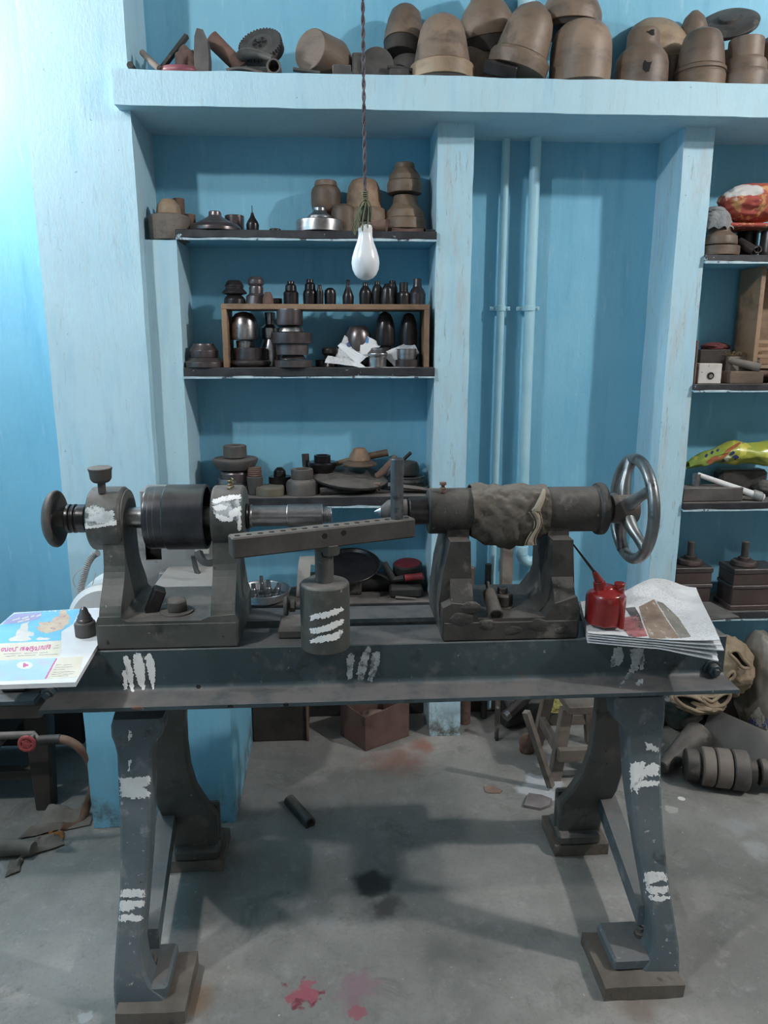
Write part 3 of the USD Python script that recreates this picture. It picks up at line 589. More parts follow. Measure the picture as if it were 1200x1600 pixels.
ph_ = at(511, 866, 1.452-.019); phole = cat(rod((trx+.002, 1.436, ph_[2]), (trx+.002, 1.4326, ph_[2]), .0075, seg=18), rod((trx+.003, 1.436, ph_[2]+.001), (trx+.003, 1.4318, ph_[2]+.001), .003, seg=10))
mk3 = [[(483, 962), (500, 958), (522, 952), (534, 948), (537, 953), (525, 961), (505, 966), (485, 969)], [(484, 982), (505, 978), (525, 970), (536, 966), (538, 973), (522, 983), (500, 990), (486, 989)], [(484, 1000), (500, 994), (520, 990), (534, 983), (537, 989), (525, 1000), (500, 1004), (486, 1006)]]
kn = at(452, 935, 1.50); clamp = cat(rod((trx-rr+.01, 1.50, .865), (kn[0]-.006, 1.50, .865), .008, seg=16), rod((kn[0]-.002, 1.50, .865), (kn[0]-.012, 1.50, .865), .021, seg=20, b=.003), rod((kn[0], 1.50, .865), (kn[0]+.012, 1.50, .865), .013, seg=6))
slide = cbox(X(405, 995, 1.5)+.04, trx-.02, 1.50, 1.60, ZT+.0005, ZT+.02, .003)
lathe += [('tool_rest', rbase, CAST, {'label': 'round tool rest base standing on the front rail', 'sub': [('post', post, CAST), ('rest_bar', bar, IRON, {'label': 'long drilled rest bar'}), *[('peg_hole', h_, HOLE) for h_ in hol], ('boss', bosses, CAST),
    ('rest_peg', peg, PEGST, {'label': 'upright steel peg'}), ('set_screw_hole', phole, HOLE), *marks(mk3, rbase, 2.5, 1.6, 4, WHITE, 'white brush stroke'), ('clamp_screw', clamp, IRON), ('slide_plate', slide, IRON)]})]

# tailstock
TZ = 1.050; rb = R(36.5, 690, 800, 1.54); xt = lambda px: X(px, 800, SY)
t0, t1 = X(692, 985, YF), X(905, 985, YF)
tb = cbox(t0, t1, YF+.002, 1.698, ZT, .835, .004); nv = tb
lp0, lp1 = X(703, 900, 1.50), X(737, 900, 1.50); rp0, rp1 = X(862, 900, 1.50), X(895, 900, 1.50)
def tup(x0, x1):
    g = Polygon([(YF+.007, ZT+.02), (YF+.007, .85), (YF+.012, .875), (1.490, .905), (1.520, .945), (SY-.040, .985), (SY-.036, 1.03), (SY+.036, 1.03), (SY+.038, .99), (1.66, .90), (1.695, .86), (1.695, ZT+.02)])
    return ext(g, 'x', x0, x1)
flare = ext(Polygon([(t0, ZT+.01), (t0-.004, .86), (t0+.004, .93), (lp0, 1.00), (lp1-.004, 1.00), (lp1, .90), (lp1+.004, .86), (lp1+.012, .834), (rp0-.03, .834), (rp0-.008, .86), (rp0, .90), (rp0, 1.0), (rp1-.003, 1.0), (rp1+.002, .93), (t1, .86), (t1, ZT+.01)]), 'y', 1.50, 1.66)
flf = ext(Polygon([(t0, ZT+.01), (t0, .865), (lp0, .875), (lp1, .87), (lp1+.01, .840), (rp0-.02, .840), (rp0, .87), (rp1, .885), (t1, .86), (t1, ZT+.01)]), 'y', YF+.004, 1.694)
TAIL = union(tb, tup(lp0, lp1), tup(rp0, rp1), flare, flf)
barrel = revx([(rb*.93, xt(668)), (rb, xt(670)), (rb, xt(929)), (rb*1.13, xt(930)), (rb*1.16, xt(933)), (rb*1.16, xt(940)), (rb*1.1, xt(942))], SY, TZ, 56, .002)
quill = revx([(R(17, 650, 800, SY), xt(637)), (R(21.5, 650, 800, SY), xt(639)), (R(21.5, 650, 800, SY), xt(672))], SY, TZ, 40)
ctr = revx([(.0008, xt(585)), (R(8, 600, 800, SY), xt(595)), (R(10, 600, 800, SY), xt(597)), (R(18, 610, 800, SY), xt(606)), (R(19, 610, 800, SY), xt(612)), (R(19, 610, 800, SY), xt(636)), (R(14, 610, 800, SY), xt(637)), (R(14, 610, 800, SY), xt(640))], SY, TZ, 40)
tip = revx([(.0006, xt(584.5)), (R(8.3, 600, 800, SY), xt(595.2))], SY, TZ, 30)
wx = X(985, 793, SY); Rw = (at(985, 707, SY)[2]-at(985, 880, SY)[2])/2*.95; wz = (at(985, 707, SY)[2]+at(985, 880, SY)[2])/2
rim = tube([(wx+.006, SY+(Rw-.009)*cos(a), wz+(Rw-.009)*sin(a)) for a in np.linspace(0, 2*pi, 65)[:-1]], .0125, 16, closed=True)
spk = [('spoke', tube([(wx-.012, SY+.014*cos(a), wz+.014*sin(a)), (wx-.012, SY+.045*cos(a), wz+.045*sin(a)), (wx-.003, SY+Rw*.7*cos(a), wz+Rw*.7*sin(a)), (wx+.005, SY+(Rw-.010)*cos(a), wz+(Rw-.010)*sin(a))], [.017, .0145, .011, .0135], 14, smooth=14), CHROME) for a in [radians(75+72*k) for k in range(5)]]
hub = revx([(R(12, 950, 795, SY), xt(940)), (R(14, 950, 795, SY), xt(944)), (R(14, 950, 795, SY), xt(952)), (R(21, 950, 795, SY), xt(953)), (R(24, 970, 795, SY), xt(975)), (R(22, 970, 795, SY), wx+.012)], SY, wz, 36)
ss = at(692, 765, 1.56); sz = TZ+rb
sscr = cat(hexnut((ss[0], 1.56, sz-.006), (0, 0, 1), .0075, .012), rod((ss[0], 1.56, sz), (ss[0], 1.56, sz+.014), .004, seg=12), hexnut((ss[0], 1.56, sz+.011), (0, 0, 1), .0075, .007, .3))
tbp = at(785, 925, 1.545)
tbolt = cat(rod((tbp[0], 1.545, .835), (tbp[0], 1.545, .842), R(19, 785, 925, 1.545), seg=28), hexnut((tbp[0], 1.545, .841), (0, 0, 1), R(16.5, 785, 915, 1.545), .028, .25), rod((tbp[0], 1.545, .866), (tbp[0], 1.545, .882), R(8, 785, 900, 1.545), seg=16))
la, lb = at(764, 925, 1.53), at(775, 962, 1.462)
lever = cat(rod(la, lb, R(10, 770, 945, 1.5), R(12, 770, 945, 1.5), 24, .002, (R(8, 770, 945, 1.5), .01)), rod(la-[0, 0, 0], la+[0, .02, .016], .005))
lumps = cat(*[blob(at(px, py, YF+.006), (r*.0011, .006, r*.0007), .22, 2.2, k, 3) for k, (px, py, r) in enumerate([(720, 968, 26), (760, 976, 20), (800, 985, 22), (840, 978, 26), (735, 950, 20), (875, 985, 16)])])
hl = cat(rod((xt(699), SY-rb*.98, TZ-.018), (xt(699), SY-rb*1.01, TZ-.018), .004, seg=12))
lathe += [('tailstock', TAIL, GREASE, {'label': 'grease-caked cast tailstock', 'sub': [('barrel', barrel, GREASE, {'label': 'long tailstock barrel'}), ('quill', quill, BLACKST), ('live_centre', ctr, IRON), ('centre_point', tip, STEEL, {'label': 'bright centre point'}),
    ('handwheel', rim, CHROME, {'label': 'worn five-spoke handwheel rim'}), ('hub', hub, IRON)]+spk+[('set_screw', sscr, RUST), ('hold_down_bolt', tbolt, GREASE), ('lever', lever, GREASE), ('oil_hole', hl, HOLE), ('grease_lumps', lumps, GREASE, {'kind': 'stuff'})]})]

# legs
def leg_from_px(rows, t=.05, z_end=None):
    secs = []
    for xl, xr, py, y in rows:
        z = at((xl+xr)/2, py, y)[2]; secs.append(ring4(at(xl, py, y)[0], at(xr, py, y)[0], y, y+t, z))
    return loft(secs)
FR = [(1000, 1062, 1532, 1.352), (1003, 1063, 1522, 1.353), (1010, 1063, 1508, 1.356), (1021, 1062, 1482, 1.364), (1021, 1057, 1450, 1.373), (1013, 1049, 1400, 1.385), (1004, 1043, 1350, 1.397), (994, 1037, 1290, 1.41), (986, 1034, 1230, 1.422), (983, 1034, 1180, 1.433), (980, 1037, 1145, 1.44), (974, 1039, 1135, 1.442), (962, 1040, 1124, 1.445), (961, 1041, 1098, 1.45), (965, 1039, 1090, 1.452), (967, 1037, 1082, 1.478)]
FLr = [(180, 262, 1584, 1.345), (178, 262, 1574, 1.347), (177, 257, 1562, 1.349), (176, 236, 1545, 1.351), (177, 225, 1520, 1.356), (179, 221, 1490, 1.363), (182, 224, 1450, 1.373), (186, 228, 1400, 1.385), (187, 232, 1350, 1.397), (187, 235, 1290, 1.41), (184, 236, 1230, 1.422), (182, 237, 1180, 1.433), (178, 241, 1164, 1.437), (173, 252, 1152, 1.44), (172, 256, 1135, 1.443), (175, 253, 1124, 1.447), (178, 250, 1114, 1.474)]
frl, fll = leg_from_px(FR, .06), leg_from_px(FLr, .06)
zp = .034
def pad(x0, x1, y0, y1): return cbox(x0, x1, y0, y1, zp, zp+.032, .006)
MX = .133
def mirror(mesh):
    k = mesh.copy(); v = k.vertices.copy(); v[:, 0] = 2*MX-v[:, 0]; k.vertices = v; k.invert(); return k
fpR = (az(958, 1500, .06)[0], az(1022, 1500, .06)[0]); padR = pad(fpR[0], fpR[1]+.03, 1.36, 1.475); padL = pad(X(212, 1530, 1.38), X(271, 1500, 1.42), 1.352, 1.475)
# rear legs: measured on the right one, mirrored for the left one
RRr = [(866, 928, 1290, 1.865), (866, 932, 1262, 1.862), (868, 945, 1240, 1.855), (884, 955, 1222, 1.83), (903, 963, 1195, 1.80), (914, 972, 1165, 1.775), (920, 976, 1130, 1.755), (924, 982, 1095, 1.73), (925, 985, 1075, 1.71)]
secs = []
for xl, xr, py, y in RRr:
    z = max(at(900, py, y)[2], zp); secs.append(ring4(at(xl, py, y)[0], at(xr, py, y)[0], y-.05, y-.012, z, .006))
rrl = loft(secs); rib = []
for xl, xr, py, y in RRr:
    z = max(at(900, py, y)[2], zp); a, b_ = at(xl, py, y)[0], at(xr, py, y)[0]; mid = a*.25+b_*.75; rib.append(ring4(mid-.012, mid+.016, y-.03, y+.045, z, .004))
rrl = cat(rrl, loft(rib))
rpd = az(895, 1250, .07); rpad = cat(cbox(at(866, 1260, 1.85)[0], at(930, 1260, 1.85)[0], 1.79, 1.90, zp, zp+.03, .006), cbox(at(868, 1260, 1.84)[0], at(926, 1260, 1.84)[0], 1.838, 1.856, zp, at(895, 1233, 1.84)[2], .01))
pb = at(897, 1252, 1.838); rbolt = cat(hexnut((pb[0], 1.838, pb[2]), (0, -1, 0), .013, .012), rod((pb[0], 1.838, pb[2]), (pb[0], 1.820, pb[2]), .006, seg=10))
fb = az(1003, 1468, zp+.032); fbolt = cat(hexnut((fb[0], 1.425, zp+.031), (0, 0, 1), .014, .014), rod((fb[0], 1.425, zp+.04), (fb[0], 1.425, zp+.055), .007, seg=10))
fbl = az(236, 1508, zp+.032); fboltl = cat(hexnut((fbl[0], 1.415, zp+.031), (0, 0, 1), .014, .014), rod((fbl[0], 1.415, zp+.04), (fbl[0], 1.415, zp+.055), .007, seg=10))
def strut(pts, w, h):
    secs = []
    from scipy.interpolate import CubicSpline
    P = np.array(pts); t = np.linspace(0, 1, len(P)); P = CubicSpline(t, P)(np.linspace(0, 1, 18))
    for p in P: secs.append(np.array([(p[0]-w/2, p[1], p[2]-h/2), (p[0]+w/2, p[1], p[2]-h/2), (p[0]+w/2, p[1], p[2]+h/2), (p[0]-w/2, p[1], p[2]+h/2)]))
    return loft(secs)
sa, sm, sb = at(945, 1247, 1.83), at(975, 1330, 1.63), at(1012, 1430, 1.42)
stR = strut([sa, sm, sb], .046, .052)
capR = cbox(X(935, 1098, 1.5), X(1034, 1095, 1.5), 1.50, 1.76, .655, .690, .004); capL = mirror(capR)
wlegR = [[(985, 1192), (1010, 1190), (1006, 1200), (1020, 1192), (1030, 1196), (1030, 1212), (1010, 1212), (1000, 1222), (990, 1230), (986, 1240), (984, 1210)], [(988, 1222), (1010, 1220), (1032, 1221), (1032, 1228), (1000, 1229), (996, 1240), (990, 1236)], [(1006, 1364), (1025, 1362), (1043, 1366), (1044, 1380), (1038, 1376), (1020, 1380), (1010, 1384), (1006, 1376)], [(1008, 1384), (1025, 1386), (1046, 1384), (1047, 1396), (1020, 1398), (1009, 1396)], [(1014, 1400), (1048, 1400), (1049, 1406), (1016, 1408)], [(1008, 1160), (1030, 1168), (1032, 1176), (1012, 1172)]]
wlegL = [[(184, 1214), (205, 1216), (234, 1213), (235, 1226), (220, 1230), (235, 1238), (234, 1246), (205, 1248), (190, 1246), (184, 1234)], [(187, 1391), (205, 1390), (227, 1391), (227, 1402), (205, 1403), (187, 1401)], [(185, 1408), (227, 1407), (226, 1418), (212, 1418), (200, 1426), (186, 1422)], [(184, 1432), (205, 1428), (224, 1432), (223, 1438), (184, 1440)], [(201, 1142), (205, 1143), (204, 1156), (201, 1158)], [(201, 1174), (206, 1174), (204, 1196), (200, 1210)]]
lathe += [('leg', frl, LEGP, {'label': 'right front leg with white paint bands', 'sub': marks(wlegR, frl, 3, 2.2, 11, WHITE, 'worn white band')+[('foot_pad', padR, LEGP), ('bolt', fbolt, IRON), ('cap', capR, LEGP)]}),
          ('leg', fll, LEGP, {'label': 'left front leg with white paint bands', 'sub': marks(wlegL, fll, 3, 2.2, 12, WHITE, 'worn white band')+[('foot_pad', padL, LEGP), ('bolt', fboltl, IRON), ('cap', capL, LEGP)]}),
          ('leg', rrl, CAST, {'label': 'right rear leg, splayed', 'sub': [('foot_pad', rpad, CAST), ('bolt', rbolt, IRON)]}), ('leg', mirror(rrl), CAST, {'label': 'left rear leg, splayed', 'sub': [('foot_pad', mirror(rpad), CAST), ('bolt', mirror(rbolt), IRON)]}),
          ('stretcher', stR, LEGP, {'label': 'right arched stretcher'}), ('stretcher', mirror(stR), LEGP, {'label': 'left arched stretcher'})]
add('spinning_lathe', 'old grey iron metal spinning lathe standing across the middle of the room', 'lathe', lathe)

# concrete blocks under the feet
def block(label, x0, x1, y0, y1, seed): add('concrete_block', label, 'concrete block', (rbox(x0, x1, y0, y1, .001, zp, .02, .004, 18, seed), CONC))
a, b_ = az(945, 1565, 0), az(1072, 1565, 0); block('grubby concrete block under the right front foot of the lathe', a[0], b_[0], a[1], 1.48, 21)
a, b_ = az(182, 1592, 0), az(292, 1590, 0); block('grubby concrete block under the left front foot of the lathe', a[0]+.005, b_[0], 1.32, 1.48, 22)
a, b_ = az(862, 1328, 0), az(948, 1330, 0); block('grubby concrete block under the right rear foot of the lathe', a[0], b_[0], 1.79, 1.93, 23)
block('grubby concrete block under the left rear foot of the lathe', 2*MX-b_[0], 2*MX-a[0], 1.79, 1.93, 24)

# rag around the tailstock barrel
def ragf(u, v):
    a = 2*pi*v; x = xt(733)+(xt(851)-xt(733))*u; k = sin(pi*u)
    sag = max(0, -sin(a))**1.2*k*.026*(1.3-.5*u); n = meshkit.fbm(np.array([[u*6+math.sin(a)*1.2, cos(a)*2+3, sin(a)*2]]), 4, 3)[0]-.5; dn = max(0, -sin(a+.5)); w = (abs(sin((u*5-2.2*(1-sin(a)))*2.4))**.6-.5)*.0075*k*(.3+dn)+sin(u*31+4*sin(a))*.0014*k
    r = max(rb+.0015, rb+.005+sag+n*.016+w); return (x+n*.006, SY-r*cos(a), TZ+r*sin(a))
rag = sheet(ragf, 90, 120, .002)
def tailf(u, v):
    px = 826+18*v+6*sin(u*5)+(v-.5)*12*u*(1-u)*4*(-.6); py = 800+52*u; n = meshkit.fbm(np.array([[u*5, v*4, 1.]]), 3, 9)[0]-.5; return at(px, py, 1.522+.01*n+.006*sin(v*9))
add('rag', 'greasy grey rag tied around the tailstock barrel, with a pale knotted end', 'rag', [('wrap', rag, RAG), ('knot_end', cat(sheet(tailf, 26, 16, .002), blob(at(838, 797, 1.525), (.010, .008, .007), .5, 3, 2, 3), tube([at(850, 765, 1.54), at(846, 780, 1.527), at(838, 797, 1.522)], [.004, .007, .008], 8, smooth=10)), RAGP, {'label': 'pale knotted end'})], smooth=50)

# ------------------------------------------------------------------ wooden chucks and scrap on the slab
ZSL = ZS1+.004
G1 = 'wooden chucks on the slab'
W, WL, WD = WOODC, WOODL, WOODD
T('wooden_chuck', 'large bell-shaped wooden chuck with pale flange, left of the tilted bell', 'wooden chuck', 690, 2.47, ZSL, [('base_rim', DARKRIM, [(48, 125), (49, 113)]), ('flange', WL, [(51, 113), (51, 92), (49, 88)]), ('body', W, [(45, 88), (43.5, 82), (41.5, 70), (38, 50), (34.5, 35), (30, 26), (22, 21), (8, 19)])])
T('wooden_chuck', 'tilted bell-shaped wooden chuck leaning on the black block', 'wooden chuck', 806, 2.468, ZSL+.018, [('base_rim', DARKRIM, [(44, 124), (46, 116)]), ('flange', W, [(47, 116), (48, 95), (45, 90)]), ('body', W, [(41, 90), (40, 75), (37, 50), (33, 35), (26, 25), (12, 20), (3, 19)])], tilt=(17, 6))
T('wooden_chuck', 'biggest domed cylindrical wooden chuck near the middle of the slab', 'wooden chuck', 905, 2.468, ZSL, [('base_rim', DARKRIM, [(45, 134), (45.5, 121)]), ('body', W, [(46, 121), (47.5, 90), (47, 60), (45, 45), (40, 35), (31, 29), (10, 27)])])
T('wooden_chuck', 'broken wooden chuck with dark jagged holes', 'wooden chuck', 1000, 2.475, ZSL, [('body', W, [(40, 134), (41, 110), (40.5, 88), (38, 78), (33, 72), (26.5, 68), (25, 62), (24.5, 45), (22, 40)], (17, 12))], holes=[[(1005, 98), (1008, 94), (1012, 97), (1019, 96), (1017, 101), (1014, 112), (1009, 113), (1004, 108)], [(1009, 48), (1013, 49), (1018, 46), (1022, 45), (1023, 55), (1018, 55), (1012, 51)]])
T('wooden_chuck', 'dark-topped domed wooden chuck on a grooved dark base', 'wooden chuck', 1092, 2.475, ZSL, [('base_ring', WD, [(37, 133), (38, 122), (38.5, 108), (37, 106), (37, 104), (39, 103), (39, 98), (37, 96)]), ('body', W, [(36, 96), (34.5, 80), (32, 62), (28, 48), (24, 43), (8, 41)])])
T('wooden_chuck', 'three-stepped wooden chuck second from the right edge', 'wooden chuck', 1160, 2.475, ZSL, [('body', W, [(38, 134), (39, 112), (37, 106), (33.5, 104), (33, 92), (31, 87), (27, 85), (26.5, 64), (26, 53)])])
T('wooden_chuck', 'rounded wooden chuck cut off by the right picture edge', 'wooden chuck', 1204, 2.50, ZSL, [('body', W, [(24, 134), (25, 90), (24, 65), (18, 55), (6, 52)])])
T('wooden_chuck', 'flask-shaped wooden chuck leaning behind the two bells', 'wooden chuck', 763, 2.60, ZSL+.125, [('base_rim', DARKRIM, [(36, 72), (38, 55)]), ('body', W, [(39, 55), (42, 42), (41, 25), (33, 12), (22, 3), (20, -20)])], tilt=(-8, 10))
T('wooden_chuck', 'wooden support chuck hidden behind the two bells', 'wooden chuck', 748, 2.60, ZSL, [('body', W, [(34, 135), (34, 85), (28, 70)])])
zt9 = at(905, 27, 2.468-.07)[2]
T('wooden_chuck', 'inverted wooden bowl chuck stacked on the biggest domed chuck', 'wooden chuck', 890, 2.53, zt9+.003, [('base_rim', DARKRIM, [(43, 33), (45, 26)]), ('body', W, [(48, 26), (48.5, 10), (46, 2), (42, -6), (32, -20)])], tilt=(1, 2))
T('wooden_chuck', 'cup-shaped wooden chuck tilted above the round disc', 'wooden chuck', 628, 2.56, ZSL+.095, [('base_rim', DARKRIM, [(29, 80), (30, 65)]), ('body', W, [(31, 64), (30, 45), (27.5, 25), (24, 12), (17, 6), (5, 3)])], tilt=(6, -14))
T('wooden_chuck', 'grimy low disc chuck under the tilted cup chuck', 'wooden chuck', 640, 2.585, ZSL, [('body', IRON, [(30, 128), (31, 100), (26, 82), (10, 78)])])
lr = R(50, 1032, 62, 2.6); k = along(rev([(lr*.98, 0), (lr, .006), (lr*.96, .02), (lr*.80, .042), (lr*.5, .060), (lr*.2, .068)], 48), at(1028, 72, 2.615), (.12, -.75, .62))
add('wooden_chuck', 'pale domed wooden lid propped behind the broken chuck', 'wooden chuck', (k, WL)); k = cbox(at(1015, 120, 2.6)[0], at(1048, 120, 2.6)[0], 2.585, 2.64, ZSL, k.bounds[0][2]+.012, .004)
add('wooden_block', 'dark block under the pale domed lid', 'block', (k, WD))
T('wooden_chuck', 'small knob-shaped wooden chuck peeping behind the pale lid', 'wooden chuck', 1077, 2.615, ZSL, [('body', W, [(22, 132), (22, 60), (20, 35), (15, 22), (5, 15)])])
T('wooden_chuck', 'small plain wooden chuck between broken chuck and dark-topped dome', 'wooden chuck', 1048, 2.53, ZSL, [('body', W, [(11, 132), (11, 84)])])
# dark dished wheel
p = at(1138, 42, 2.60); k = along(rev([(R(44, 1138, 42, 2.6), 0), (R(45, 1138, 42, 2.6), .012), (R(36, 1138, 42, 2.6), .022), (R(16, 1138, 42, 2.6), .022), (R(15, 1138, 42, 2.6), .032), (R(8, 1138, 42, 2.6), .034)], 48), p, (-.30, -.62, .72))
add('dished_wheel', 'dark iron dished wheel lying behind the three-stepped chuck', 'wheel', (k, GREASE))
T('wooden_chuck', 'dark wooden chuck propping up the dished wheel', 'wooden chuck', 1140, 2.615, ZSL, [('body', WD, [(26, 132), (26, 75)])])
# scrap at the left of the slab
cs, cd = at(495, 70, 2.43), at(560, 96, 2.60)
d = cd-cs; dn = np.linalg.norm(d)
r1 = R(31, 487, 72, 2.43)
c0 = at(484, 74, 2.43); dirv = np.array([.60, .78, -.12]); dirv /= np.linalg.norm(dirv)
bk = along(rev([(r1*.97, 0), (r1, .004), (r1*1.16, .075), (r1*1.22, .10), (r1*1.02, .135)], 52), c0, dirv)
bk.apply_translation([0, 0, ZSL-bk.bounds[0][2]])
add('wooden_chuck', 'conical wooden chuck lying on its side, flat face to the left', 'wooden chuck', (bk, IRON if False else W))
p = at(590, 88, 2.45); k = along(rev([(R(25, 590, 88, 2.45), 0), (R(27, 590, 88, 2.45), .006), (R(27, 590, 88, 2.45), .03), (R(23, 590, 88, 2.45), .06)], 44), p, (-.1, 1, .05)); k.apply_translation([0, 0, ZSL-k.bounds[0][2]])
add('iron_disc', 'thick round iron disc standing on edge by the flex', 'disc', (k, IRON))
a, b_ = at(519, 100, 2.40), at(549, 112, 2.40); add('wooden_block', 'small grey block beside the round standing disc', 'block', (cbox(a[0], b_[0], 2.40, 2.44, ZSL, a[2], .003), IRON))
a, b_ = at(550, 84, 2.47), at(572, 112, 2.44); add('wooden_block', 'grey block tucked behind the standing disc', 'block', (cbox(a[0], b_[0]+.005, 2.455, 2.49, ZSL, a[2], .004), IRON))
add('iron_bar', 'dark round bar behind the lying conical chuck', 'bar', (rod(at(505, 90, 2.635)*[1, 1, 0]+[0, 0, ZSL+.05], at(655, 88, 2.635)*[1, 1, 0]+[0, 0, ZSL+.06], .017), GREASE))
add('iron_block', 'dark block carrying the round bar behind the conical chuck', 'block', (cbox(at(520, 90, 2.635)[0], at(545, 90, 2.635)[0], 2.615, 2.655, ZSL, ZSL+.034), GREASE))
a = at(800, 100, 2.40); k = along(cbox(-.052, .052, -.018, .018, -.016, .016, .003), at(783, 108, 2.41), (.05, -.25, 1), 0); k = along(cbox(-.016, .016, -.017, .017, -.05, .05, .003), at(782, 104, 2.405), (1, -.25, -.28), .5); k.apply_translation([0, 0, ZSL-k.bounds[0][2]])
add('iron_block', 'black rectangular block under the tilted bell chuck', 'block', (k, BLACKST))
a = at(633, 108, 2.42); add('iron_bracket', 'dark iron bracket in the shadow beside the large bell', 'bracket', (cat(cbox(at(608, 105, 2.43)[0], at(640, 105, 2.43)[0], 2.42, 2.46, ZSL, ZSL+.035, .004), rod(at(605, 100, 2.44)*[1, 1, 0]+[0, 0, ZSL+.044], at(645, 100, 2.44)*[1, 1, 0]+[0, 0, ZSL+.036], .006)), GREASE))
# left scrap
add('flat_bar', 'dark flat bar leaning up at the left end of the slab', 'bar', (tube([at(233, 100, 2.52)*[1, 1, 0]+[0, 0, ZSL+.010], at(292, 56, 2.58)], .009, 4), GREASE))
add('flat_bar', 'dark flat bar lying along the left end of the slab', 'bar', (tube([at(240, 98, 2.57)*[1, 1, 0]+[0, 0, ZSL+.012], at(300, 92, 2.60)*[1, 1, 0]+[0, 0, ZSL+.02]], .011, 4), GREASE))
add('wooden_rod', 'short grey rod leaning at the left end of the slab', 'handle', (tube([at(249, 110, 2.40)*[1, 1, 0]+[0, 0, ZSL+.012], at(238, 98, 2.42), at(222, 82, 2.46)], [.009, .0095, .0085], 12), WOODG))
add('ring_nut', 'small dark ring at the far left end of the slab', 'ring', (rod((at(207, 102, 2.40)[0], 2.37, ZSL+.010), (at(207, 102, 2.40)[0], 2.40, ZSL+.010), .0095, hole=None), GREASE))
PINK = gen('faded_maroon_plastic', (.15, .035, .05), (.24, .075, .09), 14, .45)
lp = [(at(280, 100, 2.42)[0]+.042*cos(a), 2.42+.028*sin(a), ZSL+.013+.004*sin(a)) for a in np.linspace(0, 2*pi, 30)[:-1]]
add('plastic_ring', 'faded maroon oval plastic ring on the slab', 'ring', (tube(lp, .0125, 12, closed=True), PINK))
pr = Polygon([(0, 0), (.040, 0), (.043, .05), (.040, .095), (.030, .118), (.012, .122), (.004, .10), (0, .05)])
k = ext(pr.buffer(-.004).buffer(.004), 'y', 0, .05); o = at(305, 108, 2.40); k.apply_translation([at(303, 100, 2.40)[0], 2.405, ZSL]); add('brake_shoe', 'rounded upright grey-brown iron shoe on the slab', 'iron shoe', (k, IRON))
k = cat(blob(at(290, 80, 2.53)*[1, 1, 0]+[0, 0, ZSL+.055], (.034, .04, .055), .35, 2.2, 3, 3), blob(at(300, 70, 2.56)*[1, 1, 0]+[0, 0, ZSL+.075], (.02, .03, .035), .3, 2.5, 5, 3)); k.apply_translation([0, 0, ZSL-k.bounds[0][2]])
add('iron_casting', 'lumpy maroon-brown casting behind the upright iron shoe', 'casting', (k, RUST))
add('maroon_pipe', 'maroon painted pipe stub slanting beside the gear wheel', 'pipe', (tube([at(330, 60, 2.50), at(376, 80, 2.50)*[1, 1, 0]+[0, 0, ZSL+.05]], [.024, .022], 20), PINK if False else RUST))
add('iron_block', 'dark iron block under the slanting maroon pipe', 'block', (cbox(at(335, 95, 2.52)[0], at(372, 95, 2.52)[0], 2.475, 2.545, ZSL, ZSL+.036, .006), GREASE))
gw = at(408, 74, 2.52); gr = R(35, 408, 74, 2.52); gd = np.array([-.22, -.80, .56])
def gear(r, n, t):
    pts = []
    for i in range(n):
        for da, rr_ in ((-.3, .93), (-.22, 1.0), (.22, 1.0), (.3, .93)): a = 2*pi*(i+da)/n; pts.append((r*rr_*cos(a), r*rr_*sin(a)))
    g = Polygon(pts)
    for i in range(5): a = 2*pi*i/5; g = g.difference(Polygon([(r*.12*cos(a)+r*.26*cos(a)+r*.10*cos(b), r*.38*sin(a)+r*.10*sin(b)) for b in np.linspace(0, 2*pi, 10)[:-1]]))
    return trimesh.creation.extrude_polygon(g, t, engine='earcut')
dome = along(rev([(gr*.99, -.02), (gr*.99, 0), (gr*.85, .010), (gr*.5, .014)], 44), gw, gd); gg = along(gear(gr, 40, .012), gw+gd*.001, gd)
hubc = along(rev([(gr*.36, .012), (gr*.36, .016), (gr*.12, .017), (gr*.12, .026)], 24), gw, gd)
sl = [along(cbox(gr*.14, gr*.32, -gr*.07, gr*.07, .0155, .0175, .0004), gw, gd, a) for a in np.linspace(0, 2*pi, 6)[:-1]]
allp = [('rim', dome, IRON), ('toothed_ring', gg, IRON), ('hub', hubc, GREASE)]+[('slot', s, HOLE) for s in sl]
lowg = min(x[1].bounds[0][2] for x in allp)
add('iron_block', 'dark scrap block carrying the gear wheel', 'block', (cbox(at(388, 100, 2.56)[0], at(430, 100, 2.56)[0], 2.53, 2.59, ZSL, max(ZSL+.01, lowg+.004), .004), GREASE))
add('gear_wheel', 'toothed cast iron gear wheel leaning on the slab', 'gear wheel', allp)
ta = at(428, 98, 2.40); tb_ = np.array([ta[0]-.09, 2.47, ta[2]+.045])
add('lever_arm', 'forged lever arm with an open tube end in front of the gear wheel', 'lever', [('arm', tube([tb_+[-.012, .02, .0], tb_, np.array([ta[0]-.035, 2.43, ta[2]+.028]), np.array([ta[0]-.004, 2.415, ta[2]+.016])], [.018, .015, .011, .009], 12, smooth=14), IRON), ('tube_end', rod((ta[0], 2.445, ZSL+.021), (ta[0], 2.385, ZSL+.021), .0205, seg=28, hole=(.0155, .055)), IRON), ('side_plate', cbox(ta[0]-.10, ta[0]-.01, 2.445, 2.458, ZSL, ZSL+.04, .004), GREASE)])
add('flat_scrap', 'flat grey scrap strip in front of the gear wheel', 'scrap', (sheet(lambda u, v: (at(354+(410-354)*u, 106, 2.385)[0], 2.372+.02*v, ZSL+.004+.006*sin(u*4)), 14, 4, .006), IRON))
add('flat_scrap', 'bright-tipped flat scrap strip under the conical chuck', 'scrap', (sheet(lambda u, v: (at(458+(500-458)*u, 106, 2.385)[0], 2.372+.02*v, ZSL+.012-.009*u), 14, 4, .006), IRON))

